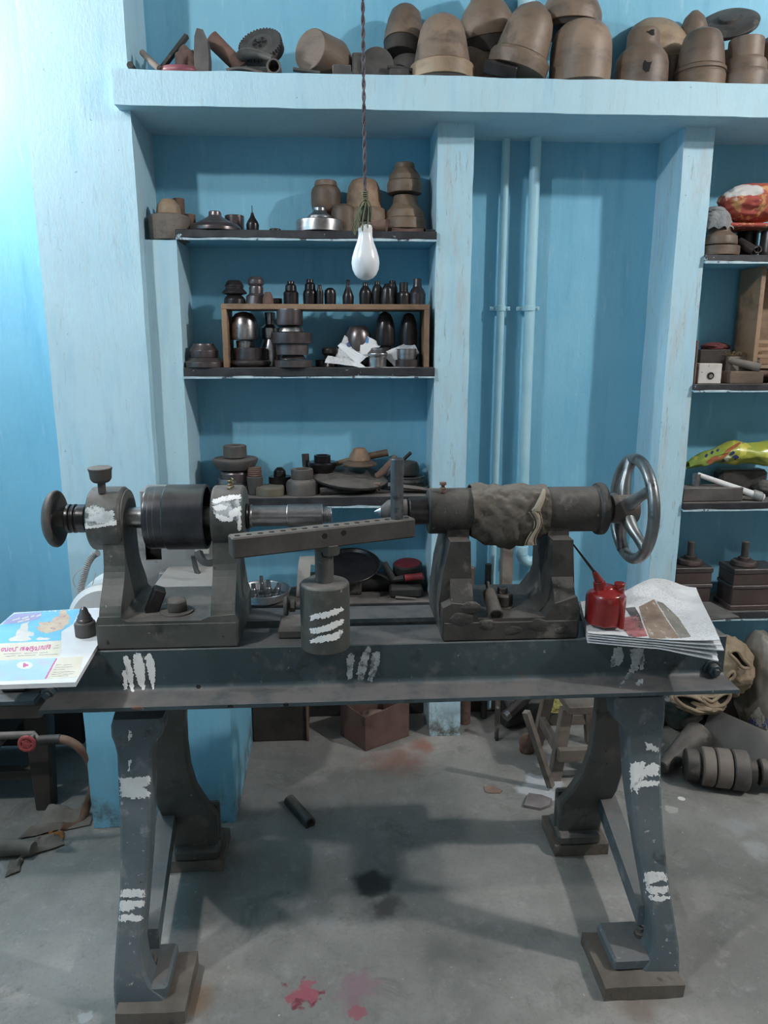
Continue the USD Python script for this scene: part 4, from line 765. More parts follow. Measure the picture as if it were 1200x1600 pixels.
# ------------------------------------------------------------------ uppermost niche shelf
S1 = ZT1 = Z1+.0005
T('wooden_chuck', 'beige stepped knob on a broad grey disc at the shelf end', 'wooden chuck', 265, 2.515, S1-.03, [('disc', WOODG, [(31, 358), (32, 352), (32, 336), (29, 333)]), ('knob', WOODL, [(19, 333), (18, 322), (17, 318), (13, 314), (10, 310)])])
T('iron_ring', 'small maroon cylinder behind the beige stepped knob', 'cylinder', 281, 2.58, S1-.03, [('body', RUST, [(9, 350), (9, 309)])])
T('iron_ring', 'short rusty cup beside the beige stepped knob', 'cup', 297, 2.56, S1, [('body', RUST, [(9, 352), (9, 334)], (6.5, 8))])
T('steel_chuck', 'low dark steel chuck with a small neck at the left of the top niche', 'steel chuck', 337, 2.53, S1, [('flange', STEELD, [(40, 358), (40, 352), (37, 348), (34, 346)]), ('neck', STEELD, [(31, 346), (20, 341), (13, 338), (10, 336), (9.5, 330), (8.5, 329)])])
T('steel_cup', 'dark steel cup right of the low necked chuck', 'cup', 367, 2.585, S1, [('body', STEELD, [(14, 357), (15, 340), (15, 335)], (12, 14))])
pp = at(395, 345, 2.53)
T('oil_pump', 'small black pointed oiler with thin spikes on the top niche shelf', 'oiler', 395, 2.53, S1, [('body', BLACKST, [(9, 358), (10, 350), (8, 345), (4, 339), (2.5, 335), (2, 332)]), ('spike', BLACKST, [(.8, 335), (.5, 321)])])
T('washer', 'thin dark washer lying alone on the top niche shelf', 'washer', 430, 2.50, S1, [('body', BLACKST, [(9, 359), (9, 356.5)], (4, 2))])
T('steel_chuck', 'bright polished low steel chuck left of the bulb', 'steel chuck', 500, 2.525, S1, [('base', STEEL, [(36, 361), (37, 359), (37, 342), (36, 339.5)]), ('neck', STEEL, [(20, 339.5), (19, 335), (12, 331), (10, 328), (10.5, 324), (9, 322)])])
T('wooden_chuck', 'barrel-shaped dark wooden chuck behind the bright steel chuck', 'wooden chuck', 510, 2.595, S1, [('foot', WD, [(16, 355), (16, 332)]), ('body', WD, [(17, 332), (21, 326), (23, 315), (23, 297), (21.5, 292), (19, 289)]), ('top', W, [(18.5, 289), (16.5, 280)])])
T('wooden_chuck', 'reddish domed wooden chuck directly behind the bulb holder', 'wooden chuck', 569, 2.60, S1, [('base', WD, [(40, 358), (40, 335), (33, 322)]), ('body', WOODF, [(27, 338), (27.5, 318), (27, 303), (24, 288), (19, 279), (8, 277)])])
T('wooden_chuck', 'flat dark wooden disc chuck left of the bulb holder', 'wooden chuck', 537, 2.55, S1, [('body', WD, [(20, 358), (20, 330), (17, 321), (10, 318)])])
add('rusty_pin', 'short rusty pin lying right of the bulb holder', 'pin', (rod(at(572, 350, 2.51)*[1, 1, 0]+[0, 0, S1+.020], at(604, 350, 2.49)*[1, 1, 0]+[0, 0, S1+.020], .019, seg=24), RUST))
T('wooden_chuck', 'lower spool-shaped wooden chuck on rusty blocks at the right end', 'wooden chuck', 633, 2.575, S1+.018, [('foot', WD, [(34, 356), (33, 338)]), ('body', WD, [(31, 338), (29, 326), (24, 322), (20, 315), (18, 303)])])
c = at(633, 303, 2.575)
T('wooden_chuck', 'upper stepped wooden chuck standing on the spool-shaped one', 'wooden chuck', 632, 2.575, c[2]-.0005+0.0, [('rim', WD, [(23, 304), (27, 298), (27.5, 284), (26, 279)]), ('body', WD, [(25, 279), (24, 270), (18, 263), (15.5, 260), (15.5, 254), (14, 252)])])
add('rusty_block', 'flat reddish rusty block under the spool-shaped chuck', 'block', (cbox(at(611, 358, 2.52)[0], at(662, 358, 2.52)[0], 2.51, 2.60, S1, S1+.017, .002), RUST))
add('rusty_block', 'dark rusty scrap block at the right end of the top niche shelf', 'block', (cbox(at(664, 355, 2.53)[0], at(681, 355, 2.53)[0]-.006, 2.50, 2.56, S1, S1+.012, .002), GREASE))
add('rusty_block', 'upright rusty lug beside the spool-shaped chuck', 'block', (cbox(at(606, 350, 2.54)[0], at(612, 350, 2.54)[0]+.004, 2.53, 2.57, S1, S1+.048, .004), RUST))

# ------------------------------------------------------------------ second niche shelf: wooden frame and steel chucks
S2 = Z2+.0005; yf = 2.475
fx0, fx1 = at(347, 520, yf)[0], at(671, 520, yf)[0]; ftop = at(500, 475, yf)[2]; tk = .017
add('box_rack', 'open brown wooden box frame standing on the second niche shelf', 'wooden frame', [('top_board', cbox(fx0, fx1, yf, yf+.14, ftop-tk, ftop, .0012), WOODF), ('side_board', cbox(fx0, fx0+tk, yf, yf+.14, S2, ftop-tk, .0012), WOODF), ('side_board', cbox(fx1-tk, fx1, yf, yf+.14, S2, ftop-tk, .0012), WOODF)])
FT = ftop+.0005
def bit(label, px, prof, y=2.54, mat=BLACKST, z=None): T('steel_bit', label, 'steel bit', px, y, FT if z is None else z, [('body', mat, prof)], seg=32, b=.0008)
bit('double-cone black steel bit at the left end of the frame top', 367, [(17, 473), (16.5, 467), (14, 463), (11, 461), (19, 458), (19.5, 456), (14, 450), (15, 446), (11.5, 440), (9, 437.5)])
bit('mushroom-headed steel bit second from the left on the frame', 401, [(17, 473), (16, 462), (11, 458), (11, 449), (10, 447), (12.5, 443), (12.5, 437), (9, 432)], mat=STEELD)
bit('small copper-brown cone bit beside the mushroom-headed one', 419, [(8.5, 473), (8.5, 466), (6, 460), (4, 456)], 2.50, RUST)
bit('low dark washer bit right of the copper-brown cone', 434, [(7, 473), (7, 466)], 2.56)
bit('three-stepped black bit left of the frame middle', 455, [(11.5, 473), (12, 457), (9, 454), (8.5, 446), (5.5, 443), (5, 439)])
bit('tall three-stepped black bit with a narrow tip', 485, [(11, 473), (11.5, 459), (10, 454), (8.5, 452), (8, 444), (5.5, 441), (5, 436)])
bit('thin round-shouldered black bit beside the tall three-stepped one', 500, [(5.5, 473), (5.5, 456), (3.5, 451), (3, 445)], 2.52)
bit('low dome-topped black bit on the frame', 516, [(9, 473), (9.5, 459), (8, 453), (4, 449.5)])
bit('slender bottle-shaped black bit standing alone on the frame', 544, [(8.5, 473), (9, 463), (6.5, 456), (4, 450), (3, 445), (3, 437)])
bit('bottle-shaped black bit directly below the bulb', 571, [(9.5, 473), (10, 458), (8, 452), (5, 448), (4, 446), (3.8, 441)])
bit('narrow stepped black bit right of the one below the bulb', 589.5, [(8.5, 473), (9, 455), (7, 448), (4, 444), (3.5, 439)])
bit('wide ribbed black bit in the right-hand cluster', 605, [(10.5, 473), (10.5, 465), (9.5, 463), (9.5, 453), (7, 448), (4, 443)], 2.515)
bit('round-headed black bit behind the wide ribbed one', 613, [(8.5, 473), (8.5, 450), (6, 444), (4.5, 438)], 2.575)
bit('black bit with a shiny cylindrical head', 630.5, [(10, 473), (10.5, 462), (9, 457), (7, 455), (6.5, 441)])
bit('tallest stepped black bit at the right end of the frame', 652, [(12.5, 473), (13, 458), (10, 452), (7, 448), (6.5, 443), (6, 435)], mat=STEELD)
# inside and before the frame
T('steel_chuck', 'bullet-shaped polished steel chuck inside the frame at left', 'steel chuck', 383, 2.545, S2+.059, [('neck', STEEL, [(13, 543), (13.5, 532)]), ('bullet', STEEL, [(20.5, 531), (21.5, 526), (21, 508), (18.5, 496), (13, 489.5), (4, 487)])])
T('steel_chuck', 'wide-flanged dark chuck under the bullet-shaped one', 'steel chuck', 392, 2.545, S2, [('flange', STEELD, [(24, 577), (25, 573), (31.5, 569), (32, 565), (27, 562)]), ('collar', STEELD, [(26, 562), (26, 543.5)])])
T('steel_chuck', 'slim triple-stepped polished chuck behind the stacked rings', 'steel chuck', 424, 2.60, S2, [('body', STEEL, [(16, 577), (17, 545), (12, 530), (15, 528), (15.5, 512), (9, 507), (9, 488)])])
T('steel_chuck', 'bottom flanged ring of the stacked chucks before the frame', 'steel chuck', 459, 2.50, S2, [('base', STEELD, [(29, 578), (29.5, 563)]), ('neck', STEELD, [(20, 562), (16, 555)])])
za = at(459, 555, 2.50)[2]
T('steel_chuck', 'middle ring of the stacked chucks before the frame', 'steel chuck', 457, 2.50, za+.0005, [('ring', STEELD, [(24.5, 555), (25, 552), (25, 537.5)])])
zb2 = at(457, 537.5, 2.50)[2]
T('steel_chuck', 'wide shouldered ring of the stacked chucks before the frame', 'steel chuck', 456, 2.50, zb2+.0006, [('ring', STEELD, [(31, 537), (31.5, 534), (31.5, 519)]), ('shoulder', STEEL, [(20, 518.5), (18, 513), (14, 509)])])
zc2 = at(456, 509, 2.50)[2]
T('steel_chuck', 'top maroon-tinted drum of the stacked chucks before the frame', 'steel chuck', 453, 2.50, zc2+.0006, [('drum', STEELD, [(20, 508), (20.5, 505), (20.5, 484), (20, 482)])])
T('steel_chuck', 'brownish two-stepped chuck outside the frame at the far left', 'steel chuck', 320, 2.515, S2, [('base', STEELD, [(29, 578), (32, 574), (32, 566), (22, 559)]), ('top', STEELD, [(22, 559), (22.5, 548), (17, 541), (16, 537)])])
T('steel_cup', 'dark inverted bowl chuck behind the crumpled papers', 'steel chuck', 560, 2.58, S2+.045, [('bowl', STEELD, [(19, 547), (20.5, 535), (19.5, 522), (15, 512), (12, 509)])])
T('steel_chuck', 'dark foot chuck under the inverted bowl', 'steel chuck', 561, 2.58, S2, [('body', BLACKST, [(13, 577), (13, 547)])])
T('steel_chuck', 'tall round-nosed black chuck in the right half of the frame', 'steel chuck', 601.5, 2.56, S2, [('foot', BLACKST, [(13, 577), (11, 560), (9.5, 552), (9.5, 541)]), ('bullet', BLACKST, [(15, 540), (16, 535), (15.5, 515), (13, 500), (9, 491), (3, 487)])])
T('steel_chuck', 'round-nosed black chuck beside the right board of the frame', 'steel chuck', 638, 2.56, S2, [('foot', BLACKST, [(15, 577), (14, 560), (10, 550), (10, 540)]), ('bullet', BLACKST, [(13, 539), (13.5, 520), (12, 503), (8, 492), (3, 489)])])
T('steel_chuck', 'shouldered bright little chuck in front of the papers', 'steel chuck', 590, 2.488, S2, [('body', STEEL, [(13.5, 576), (13.5, 558), (16, 556), (16, 552), (11, 547), (10, 544), (5, 543)])])
T('steel_cup', 'plain steel cup on a ring at the right end of the second shelf', 'cup', 635, 2.50, S2, [('ring', STEELD, [(17, 576), (17.5, 573), (17.5, 562)]), ('cup', STEEL, [(14.5, 562), (15.5, 552), (15.5, 545)], (13, 12))])
T('steel_chuck', 'squat black chuck in the shadow left of the papers', 'steel chuck', 516, 2.545, S2, [('body', BLACKST, [(13, 577), (9, 562), (9, 555), (13, 552), (13, 546), (11, 543)])])
T('steel_chuck', 'low black disc left of the papers', 'steel chuck', 503, 2.565, S2, [('body', BLACKST, [(10, 577), (10.5, 562)])])
PRINT = Mat(); _c = PRINT.mix(PRINT.rm(PRINT.noise(30, 3), .3, .7), (.55, .57, .60), (.66, .68, .71)); _c = PRINT.mix(PRINT.rm(PRINT.noise(160, 2, .5, (1, 1, 2.5)), .58, .66, 0, .65), _c, (.16, .17, .19))
NEWS = PRINT.done('newsprint', _c, .8)
def crumple(corners, seed, amp=.0025, fold=.0, nu=22, nv=22):
    A = [np.asarray(c, float) for c in corners]
    def f(u, v):
        p = A[0]*(1-u)*(1-v)+A[1]*u*(1-v)+A[2]*u*v+A[3]*(1-u)*v; n = meshkit.fbm(np.array([[u*3+seed, v*3, seed*.7]]), 3, seed)[0]-.5; n2 = meshkit.noise(np.array([[u*2.2+seed*2, v*2.2, 4.]]), seed+3)[0]-.5
        return p+np.array([n2*amp, -abs(n)*amp*2-fold*sin(pi*u), n*amp*2])
    return sheet(f, nu, nv, .0008)
P_ = lambda px, py, y: at(px, py, y)
def paper(label, corners, seed, mat, extra=None):
    k = crumple(corners, seed); parts = [('sheet', k, mat)]
    if extra: parts += [('print', d, m_) for d, m_ in ((decal([e[0]], k, 2, .6, 3), e[1]) for e in extra) if d is not None]
    add('paper', label, 'paper', parts if len(parts) > 1 else (k, mat))
BLUEP = gen('blue_print', (.05, .22, .50), (.08, .30, .60), 20, .7); NAVYP = gen('navy_print', (.05, .08, .22), (.09, .12, .3), 20, .7)
paper('grey folded newspaper scrap standing at the back of the paper pile', [P_(520, 568, 2.52), P_(562, 572, 2.515), P_(566, 540, 2.55), P_(538, 524, 2.56)], 2, NEWS, [([(541, 536), (552, 532), (550, 541), (542, 543)], NAVYP)])
paper('white pointed paper scrap with a blue dot on the paper pile', [P_(562, 560, 2.52), P_(575, 558, 2.525), P_(597, 539, 2.54), P_(565, 519, 2.555)], 3, PAPER, [([(571, 529), (574, 526), (577, 530), (575, 537), (571, 535)], BLUEP)])
paper('white folded paper strip leaning across the paper pile', [P_(527, 540, 2.505), P_(533, 536, 2.51), P_(572, 558, 2.49), P_(560, 570, 2.485)], 5, PAPER)
paper('white newspaper strip lying lowest in front of the paper pile', [P_(507, 566, 2.47), P_(513, 556, 2.50), P_(556, 562, 2.50), P_(574, 576, 2.468)], 7, NEWS)
paper('grey transparent paper scrap leaning at the right of the pile', [P_(596, 552, 2.52), P_(616, 572, 2.50), P_(655, 552, 2.525), P_(644, 532, 2.545)], 8, NEWS)
add('paper', 'flat white paper slip under the bright little chuck', 'paper', (cbox(at(560, 576, 2.47)[0], at(648, 576, 2.47)[0], 2.463, 2.53, Z2, Z2+.0006, .0001), PAPER))

# ------------------------------------------------------------------ third niche shelf
S3 = Z3+.0005
T('steel_chuck', 'big flanged pulley chuck with a bored hub on the third niche shelf', 'steel chuck', 369, 2.565, S3+.042, [('drum', STEELD, [(24, 746), (25, 738), (22, 733)]), ('flange', IRON, [(28, 732), (34, 722), (35, 717), (34, 715.5)]), ('hub', IRON, [(18, 714), (18, 697), (17, 695.5)], (9, 12))])
T('steel_chuck', 'shiny-banded ring chuck under the big flanged pulley', 'steel chuck', 366, 2.565, S3, [('base', STEELD, [(30, 772), (30, 757)]), ('band', STEEL, [(25, 757), (25, 746)])])
T('threaded_cup', 'cup with a coarse threaded top beside the flanged pulley', 'cup', 399, 2.525, S3, [('cup', IRON, [(10, 770), (12.5, 750), (12.5, 744)]), ('thread', RUST, [(10.5, 744), (11.5, 742), (10, 740.5), (11.5, 739), (10, 737.5), (11.5, 736), (10, 734.5), (11.5, 733), (10, 731.5), (11, 730)])])
T('disc', 'olive-brown flat round disc at the front of the third shelf', 'disc', 423, 2.515, S3, [('body', gen('brownish_disc', (.11, .095, .07), (.16, .14, .105), 12, .6, dust=(.17, .155, .125)), [(21.5, 778), (22.5, 775), (22.5, 764), (21, 761)])])
T('steel_chuck', 'grey bottle-necked chuck with a bored neck on the third shelf', 'steel chuck', 473, 2.525, S3, [('body', IRON, [(23, 778), (25.5, 773), (25.5, 757), (23, 752), (17.5, 749)]), ('neck', IRON, [(17, 749), (17.5, 738), (17, 734)], (10, 10))])
T('steel_chuck', 'black domed bolt cap behind the olive-brown disc', 'steel chuck', 438, 2.575, S3, [('base', BLACKST, [(17, 770), (17.5, 744)]), ('dome', BLACKST, [(10, 744), (9, 735), (4, 730)])])
T('flanged_disc', 'dark flanged disc with a round hub on the tool heap', 'flanged disc', 504, 2.575, S3+.055, [('flange', BLACKST, [(14, 736), (22, 727), (23, 723), (21, 721)]), ('hub', BLACKST, [(13, 721), (13, 711)], (9, 6))])
T('steel_chuck', 'black drum hidden under the flanged disc of the heap', 'steel chuck', 508, 2.585, S3, [('body', GREASE, [(24, 772), (24, 737)])])
add('square_bar', 'black square bar leaning behind the flanged disc', 'bar', (tube([at(480, 760, 2.615)*[1, 1, 0]+[0, 0, S3+.02], at(477, 709, 2.62)], .013, 4), GREASE))
k = along(rev([(R(60, 540, 738, 2.58), 0), (R(62, 540, 738, 2.58), .010), (R(50, 540, 738, 2.58), .022), (0.02, .024)], 48), at(545, 748, 2.585), (.10, -.12, 1))
add('iron_plate', 'large dark round iron plate in the middle of the tool heap', 'plate', (k, GREASE))
add('iron_block', 'dark block bearing the large round plate', 'block', (cbox(at(530, 760, 2.6)[0], at(575, 760, 2.6)[0], 2.56, 2.64, S3, at(545, 752, 2.6)[2]-.012, .004), GREASE))
zq = at(562, 729, 2.585)[2]
T('wooden_chuck', 'brown conical stepped wooden top piece on the tool heap', 'wooden chuck', 562, 2.585, zq+.004, [('base', WD, [(26, 732), (27, 724), (18, 719)]), ('cone', WOODF, [(17, 719), (16, 712), (12, 706), (9, 700)])])
add('file', 'pale wooden handled file lying across the back of the heap', 'handle', (tube([at(515, 727, 2.625), at(560, 716, 2.625), at(606, 707, 2.625)], [.008, .012, .013], 14), WOODF))
add('file_rod', 'thin dark rod sticking up at the right of the heap', 'rod', (tube([at(588, 760, 2.62), at(642, 707, 2.60)], .0065, 10), GREASE))
add('wooden_rod', 'reddish-brown tapered rod leaning before the heap', 'handle', (tube([at(588, 745, 2.55), at(600, 735, 2.55), at(618, 712, 2.56)], [.011, .013, .007], 14), RUST))
T('iron_drum', 'dark rounded drum on top of the right-hand stack', 'drum', 636, 2.575, S3+.055, [('body', GREASE, [(18, 745), (19, 738), (19, 728), (16, 722), (8, 720)])])
T('iron_drum', 'dark grooved drum in the middle of the right-hand stack', 'drum', 640, 2.575, S3+.018, [('body', GREASE, [(22, 766), (24, 761), (22, 757), (24, 754), (22, 750), (23, 747)])])
add('iron_plate', 'dark round bottom plate of the right-hand stack', 'plate', (along(rev([(.055, 0), (.058, .004), (.058, .015)], 40), (at(645, 768, 2.575)[0], 2.575, S3), (0, 0, 1)), GREASE))
add('chisel', 'flat grey chisel blade pointing right on the third shelf', 'chisel', (tube([at(606, 762, 2.50)*[1, 1, 0]+[0, 0, S3+.03], at(670, 772, 2.49)*[1, 1, 0]+[0, 0, S3+.014]], [.011, .007], 4), IRON))
add('chisel', 'second grey chisel crossing under the chisel blade', 'chisel', (tube([at(612, 772, 2.53)*[1, 1, 0]+[0, 0, S3+.009], at(668, 776, 2.51)*[1, 1, 0]+[0, 0, S3+.008]], .008, 4), IRON))
add('flat_bar', 'grey worn bar lying before the round plate', 'bar', (tube([at(500, 764, 2.50)*[1, 1, 0]+[0, 0, S3+.012], at(530, 764, 2.505)*[1, 1, 0]+[0, 0, S3+.013], at(563, 762, 2.51)*[1, 1, 0]+[0, 0, S3+.012]], [.013, .0135, .009], 8), IRON))
add('wooden_block', 'maroon-brown flat block behind the grey worn bar', 'block', (cbox(at(497, 752, 2.54)[0], at(532, 752, 2.54)[0], 2.535, 2.558, S3, at(510, 747, 2.54)[2], .003), RUST))
rng = np.random.RandomState(2); ch = []
for k in range(26):
    a = at(565+rng.rand()*30, 752, 2.50+rng.rand()*.04); d = rng.randn(3)*.010; d[2] = abs(d[2])*.6; a[2] = S3+.006+rng.rand()*.028
    ch.append(tube([a, a+d], .0035+.003*rng.rand(), 6))
o = add('pliers', 'tangled dark pliers and clips in front of the heap', 'pliers', [('jaw', blob((at(581, 755, 2.52)[0], 2.52, S3+.020), (.022, .016, .018), .5, 3, 4, 3), GREASE), ('handle', tube([at(560, 752, 2.52), at(545, 745, 2.53), at(525, 744, 2.54)], .006, 8, smooth=10), GREASE), ('handle', tube([at(584, 757, 2.50), at(595, 757, 2.495)], .0075, 10), RUST), ('clip_bits', cat(*ch), GREASE, {'kind': 'stuff'})])

# ------------------------------------------------------------------ lowest niche shelf
S4 = Z4+.0005
bp = at(410, 928, 2.52); br = R(44, 410, 925, 2.52)
bowl = rev([(br*.7, 0), (br*.92, .012), (br, .036), (br*1.02, .040), (br*.98, .040), (br*.95, .036), (br*.86, .012), (.6*br, .005)], 52, .0006)
bowl.apply_translation((bp[0], 2.52, S4)); BOWL = gen('battered_steel_bowl', (.35, .35, .36), (.48, .48, .49), 12, .38, .8)
add('steel_bowl', 'battered steel bowl holding bolts on the lowest shelf', 'bowl', (bowl, BOWL))
for k, (dx, dy, h, r, lab) in enumerate([(.022, -.01, .055, .012, 'upright bolt in the middle of the steel bowl'), (.045, .012, .045, .011, 'tilted bolt at the right side of the steel bowl'), (-.005, .02, .068, .009, 'tallest bolt standing in the steel bowl'), (-.03, -.01, .05, .011, 'bolt at the left side of the steel bowl'), (.018, .032, .05, .010, 'bolt at the back of the steel bowl')]):
    q = np.array([bp[0]+dx, 2.52+dy, S4+.012]); dr = (.35*(dx > .03), .1, 1)
    b1_ = along(cat(rev([(r, 0), (r, h*.6), (r*.75, h*.66), (r*.75, h)], 20), hexnut((0, 0, 0), (0, 0, 1), r*1.3, h*.25)), q, dr); add('bolt', lab, 'bolt', (b1_, STEEL))
yb = 2.545; a0, a1 = at(461, 870, yb), at(505, 935, yb)
g = Polygon([(0, 0), (.010, .115), (.014, .135), (.10, .138), (.10, .118), (.055, .118), (.052, .075), (.10, .075), (.10, 0)])
k = ext(g, 'y', yb, yb+.05); k.apply_translation([a0[0], 0, S4]); add('plastic_handle_box', 'off-white plastic bracket with a handle opening behind the tool rest', 'plastic bracket', (k, PLASTW))
k = along(rev([(R(50, 545, 884, 2.54), 0), (R(50, 545, 884, 2.54), .006), (R(47, 545, 884, 2.54), .006), (R(44, 545, 884, 2.54), -.006), (.01, -.008)][::1], 48, .0006), at(545, 885, 2.55), (-.05, -.45, 1))
add('iron_pan', 'shallow black iron pan tilted towards the room on the lowest shelf', 'pan', [('dish', along(rev([(.03, -.012), (R(46, 545, 884, 2.54), -.008), (R(50, 545, 884, 2.54), .006), (R(49, 545, 884, 2.54), .008), (R(47, 545, 884, 2.54), .006), (R(44, 545, 884, 2.54), -.003), (.02, -.006)], 48, .0005), at(545, 885, 2.55), (-.05, -.30, 1)), BLACKST), ('prop', cbox(at(535, 905, 2.56)[0], at(565, 905, 2.56)[0], 2.55, 2.59, S4, at(545, 889, 2.56)[2]-.018, .004), GREASE)])
add('black_roll', 'long black rubber roll lying at the back of the lowest shelf', 'rubber roll', (rod((at(560, 925, 2.60)[0], 2.60, S4+.034), (at(662, 925, 2.60)[0], 2.60, S4+.034), .0335, seg=28), RUBBER))
add('tape_roll', 'dark round gauge with a dusky red face on the black roll', 'gauge', [('case', along(rev([(.052, 0), (.054, .004), (.054, .03), (.05, .034)], 36), (at(637, 895, 2.60)[0], 2.60, S4+.069), (-.05, -.1, 1)), RUBBER), ('face', along(rev([(.048, .034), (.046, .037)], 32), (at(637, 895, 2.60)[0], 2.60, S4+.069), (-.05, -.1, 1)), REDD)])
k = tube([at(632, 903, 2.53), at(660, 900, 2.53)], .013, 14); add('screwdriver', 'dirty red plastic handle before the round gauge', 'handle', [('grip', k, REDD), ('stem', tube([at(600, 880, 2.55), at(615, 905, 2.545), at(632, 903, 2.53)], .012, 10), RUBBER)])
add('iron_block', 'black iron block under the dirty red handle', 'block', (cbox(at(608, 925, 2.53)[0], at(660, 925, 2.53)[0], 2.50, 2.56, S4, at(640, 912, 2.53)[2]-.006, .008), RUBBER))
add('file_rod', 'thin grey blade lying at the front of the lowest shelf', 'blade', (tube([at(618, 934, 2.49)*[1, 1, 0]+[0, 0, S4+.008], at(650, 940, 2.475)*[1, 1, 0]+[0, 0, S4+.007]], [.006, .003], 4), IRON))

# ------------------------------------------------------------------ right bay
SA, SB, SC, SD = ZA+.0005, ZBs+.0005, ZC+.0005, ZD+.0005
m = Mat(); wc = at(1165, 295, 2.49); c = m.mix(m.rm(m.noise(9, 4), .35, .65), (.30, .05, .045), (.40, .085, .06))
c = m.mix(m.rm(m.noise(19, 4, .6, dist=.8), .52, .60), c, (.52, .27, .11)); c = m.mix(m.rm(m.noise(44, 3, .6), .62, .68), c, (.55, .40, .30))
c = m.mix(m.spot((wc[0], wc[1], wc[2]), (.060, .12, .026), .22, .022, 18), c, (.60, .58, .55))
REDC = m.done('red_floral_cloth', c, .9, 0., m.noise(90), .3)
c0 = at(1178, 318, 2.545)
def bundle(c, r, seed, amp=.18, sub=4, flat=None): return blob(c, r, amp, 2.1, seed, sub, flat, .35)
k = bundle(c0, (.115, .075, .062), 4, .12); add('cloth_bundle', 'red cloth bundle with yellow blotches and a white patch', 'cloth bundle', (k, REDC), smooth=60)
zt = at(1170, 346, 2.5)[2]
add('red_tray', 'flat folded red and orange tray under the cloth bundle', 'tray', (cbox(at(1136, 350, 2.49)[0], at(1230, 350, 2.49)[0], 2.485, 2.62, zt-.018, zt-.006, .004), REDC))
T('wooden_chuck', 'pale brown stepped wooden chuck behind the third pillar edge', 'wooden chuck', 1122, 2.515, SA, [('base', W, [(30, 396), (31, 391), (31, 382)]), ('body', W, [(26, 381), (27, 378), (26, 367), (18, 362), (16, 360), (15, 349)])])
GREYC = gen('grey_cloth', (.13, .14, .145), (.24, .25, .255), 22, .9, bump=120, bstr=.4)
def drape(u, v):
    a = -.3+2.6*(u-.5); r = .036+.016*v*(1+.3*sin(u*21)); c_ = at(1118, 345, 2.515); n = meshkit.fbm(np.array([[u*5, v*4, 2.]]), 3, 3)[0]-.5
    return c_+np.array([r*sin(a)*1.1+n*.008, -r*cos(a)*.8+n*.01, .024-.052*v**1.4+.012*n+.004*sin(u*30)*v])
add('grey_cloth', 'grey crumpled cloth draped over the pale brown chuck', 'cloth', (cat(sheet(drape, 34, 20, .002), bundle(at(1116, 331, 2.53), (.038, .03, .016), 9, .25, 3)), GREYC), smooth=60)
for lab, pa, pb, r in (('dark pipe socket lying beneath the red tray, nearer the chuck', (1155, 372), (1180, 388), .016), ('dark pipe socket behind the first one beneath the red tray', (1178, 380), (1186, 372), .013)):
    q0, q1 = at(*pa, 2.53), at(*pb, 2.48); k = rod(q0, q1, r*.8, r, 24, .002, (r*.7, .012)); k.apply_translation([0, 0, SA-k.bounds[0][2]]); add('pipe_socket', lab, 'pipe socket', (k, STEELD))
T('steel_chuck', 'dark steel drum at the right edge beneath the red tray', 'steel chuck', 1200, 2.53, SA, [('body', STEELD, [(13, 396), (13.5, 378), (13, 359)])])
T('steel_chuck', 'dark drum holding up the red tray at the back', 'steel chuck', 1166, 2.60, SA, [('body', BLACKST, [(16, 392), (16, 356)])])
# shelf with the holed box
b0, b1 = at(1092, 580, 2.475), at(1128, 580, 2.475); ztop = at(1110, 568, 2.475)[2]
BOXW = gen('chipped_white_paint', (.46, .43, .40), (.58, .55, .52), 14, .6, 0., [((.12, .09, .08), 24, .62, .70)])
hb_ = rod((0, 0, 0), (0, -.0015, 0), R(5.5, 1110, 587, 2.475), seg=24); hb_.apply_translation([at(1110, 587, 2.475)[0], 2.4735, at(1110, 587, 2.475)[2]])
add('white_box', 'chipped white wooden box with a round hole', 'box', [('body', cbox(b0[0], b1[0], 2.475, 2.56, SB, ztop, .002), BOXW), ('hole', hb_, HOLE), ('hole_plug', rod((hb_.centroid[0]+.001, 2.473, hb_.centroid[2]-.002), (hb_.centroid[0]+.001, 2.4715, hb_.centroid[2]-.002), R(3.2, 1110, 587, 2.475), seg=16), WOODG)])
zl = at(1110, 546, 2.50)[2]
add('dark_box', 'black wooden box with a maroon cloth on top', 'box', [('body', cbox(at(1090, 560, 2.58)[0], at(1140, 560, 2.58)[0], 2.565, 2.65, SB, zl, .003), DARKW), ('cloth', blob((at(1118, 545, 2.60)[0], 2.605, zl+.008), (.05, .038, .016), .3, 2.5, 6, 3, -.008), gen('maroon_cloth', (.075, .018, .022), (.13, .035, .038), 18, .9))])
add('flat_board', 'thin dark brown board standing against the third pillar', 'board', (cbox(1.2075, 1.213, 2.47, 2.56, SB, at(1090, 532, 2.475)[2], .001), RUST))
k = rod(at(1137, 562, 2.53), at(1188, 575, 2.48), .010, .016, 20, .002, (.005, .02)); add('wooden_tube', 'round grey wooden handle lying on the wooden block', 'handle', (k, WOODG))
zk = k.bounds[0][2]
add('wooden_block', 'pale brown wooden block at the front beside the white box', 'block', (cbox(at(1140, 590, 2.48)[0], at(1192, 590, 2.48)[0], 2.475, 2.54, SB, zk+.004, .002), W))
rng = np.random.RandomState(9); br_ = []
bc_ = at(1160, 553, 2.56)
for kk in range(260):
    a = bc_+np.array([rng.uniform(-.05, .05), rng.uniform(-.018, .018), -.012]); d = np.array([rng.normal(0, .010)+(a[0]-bc_[0])*.2, rng.normal(0, .006)-.004, rng.uniform(.012, .026)]); br_.append(tube([a, a+d*.6, a+d+[0, 0, -.003]], .0007, 3))
add('brush', 'straw-coloured bristle brush lying on the shelf behind the handle', 'brush', [('stock', cbox(bc_[0]-.055, bc_[0]+.055, bc_[1]-.022, bc_[1]+.022, SB, bc_[2]-.008, .004), WOODG), ('bristles', cat(*br_), gen('straw_bristles', (.22, .15, .08), (.36, .26, .15), 60, .8), {'kind': 'stuff'})])
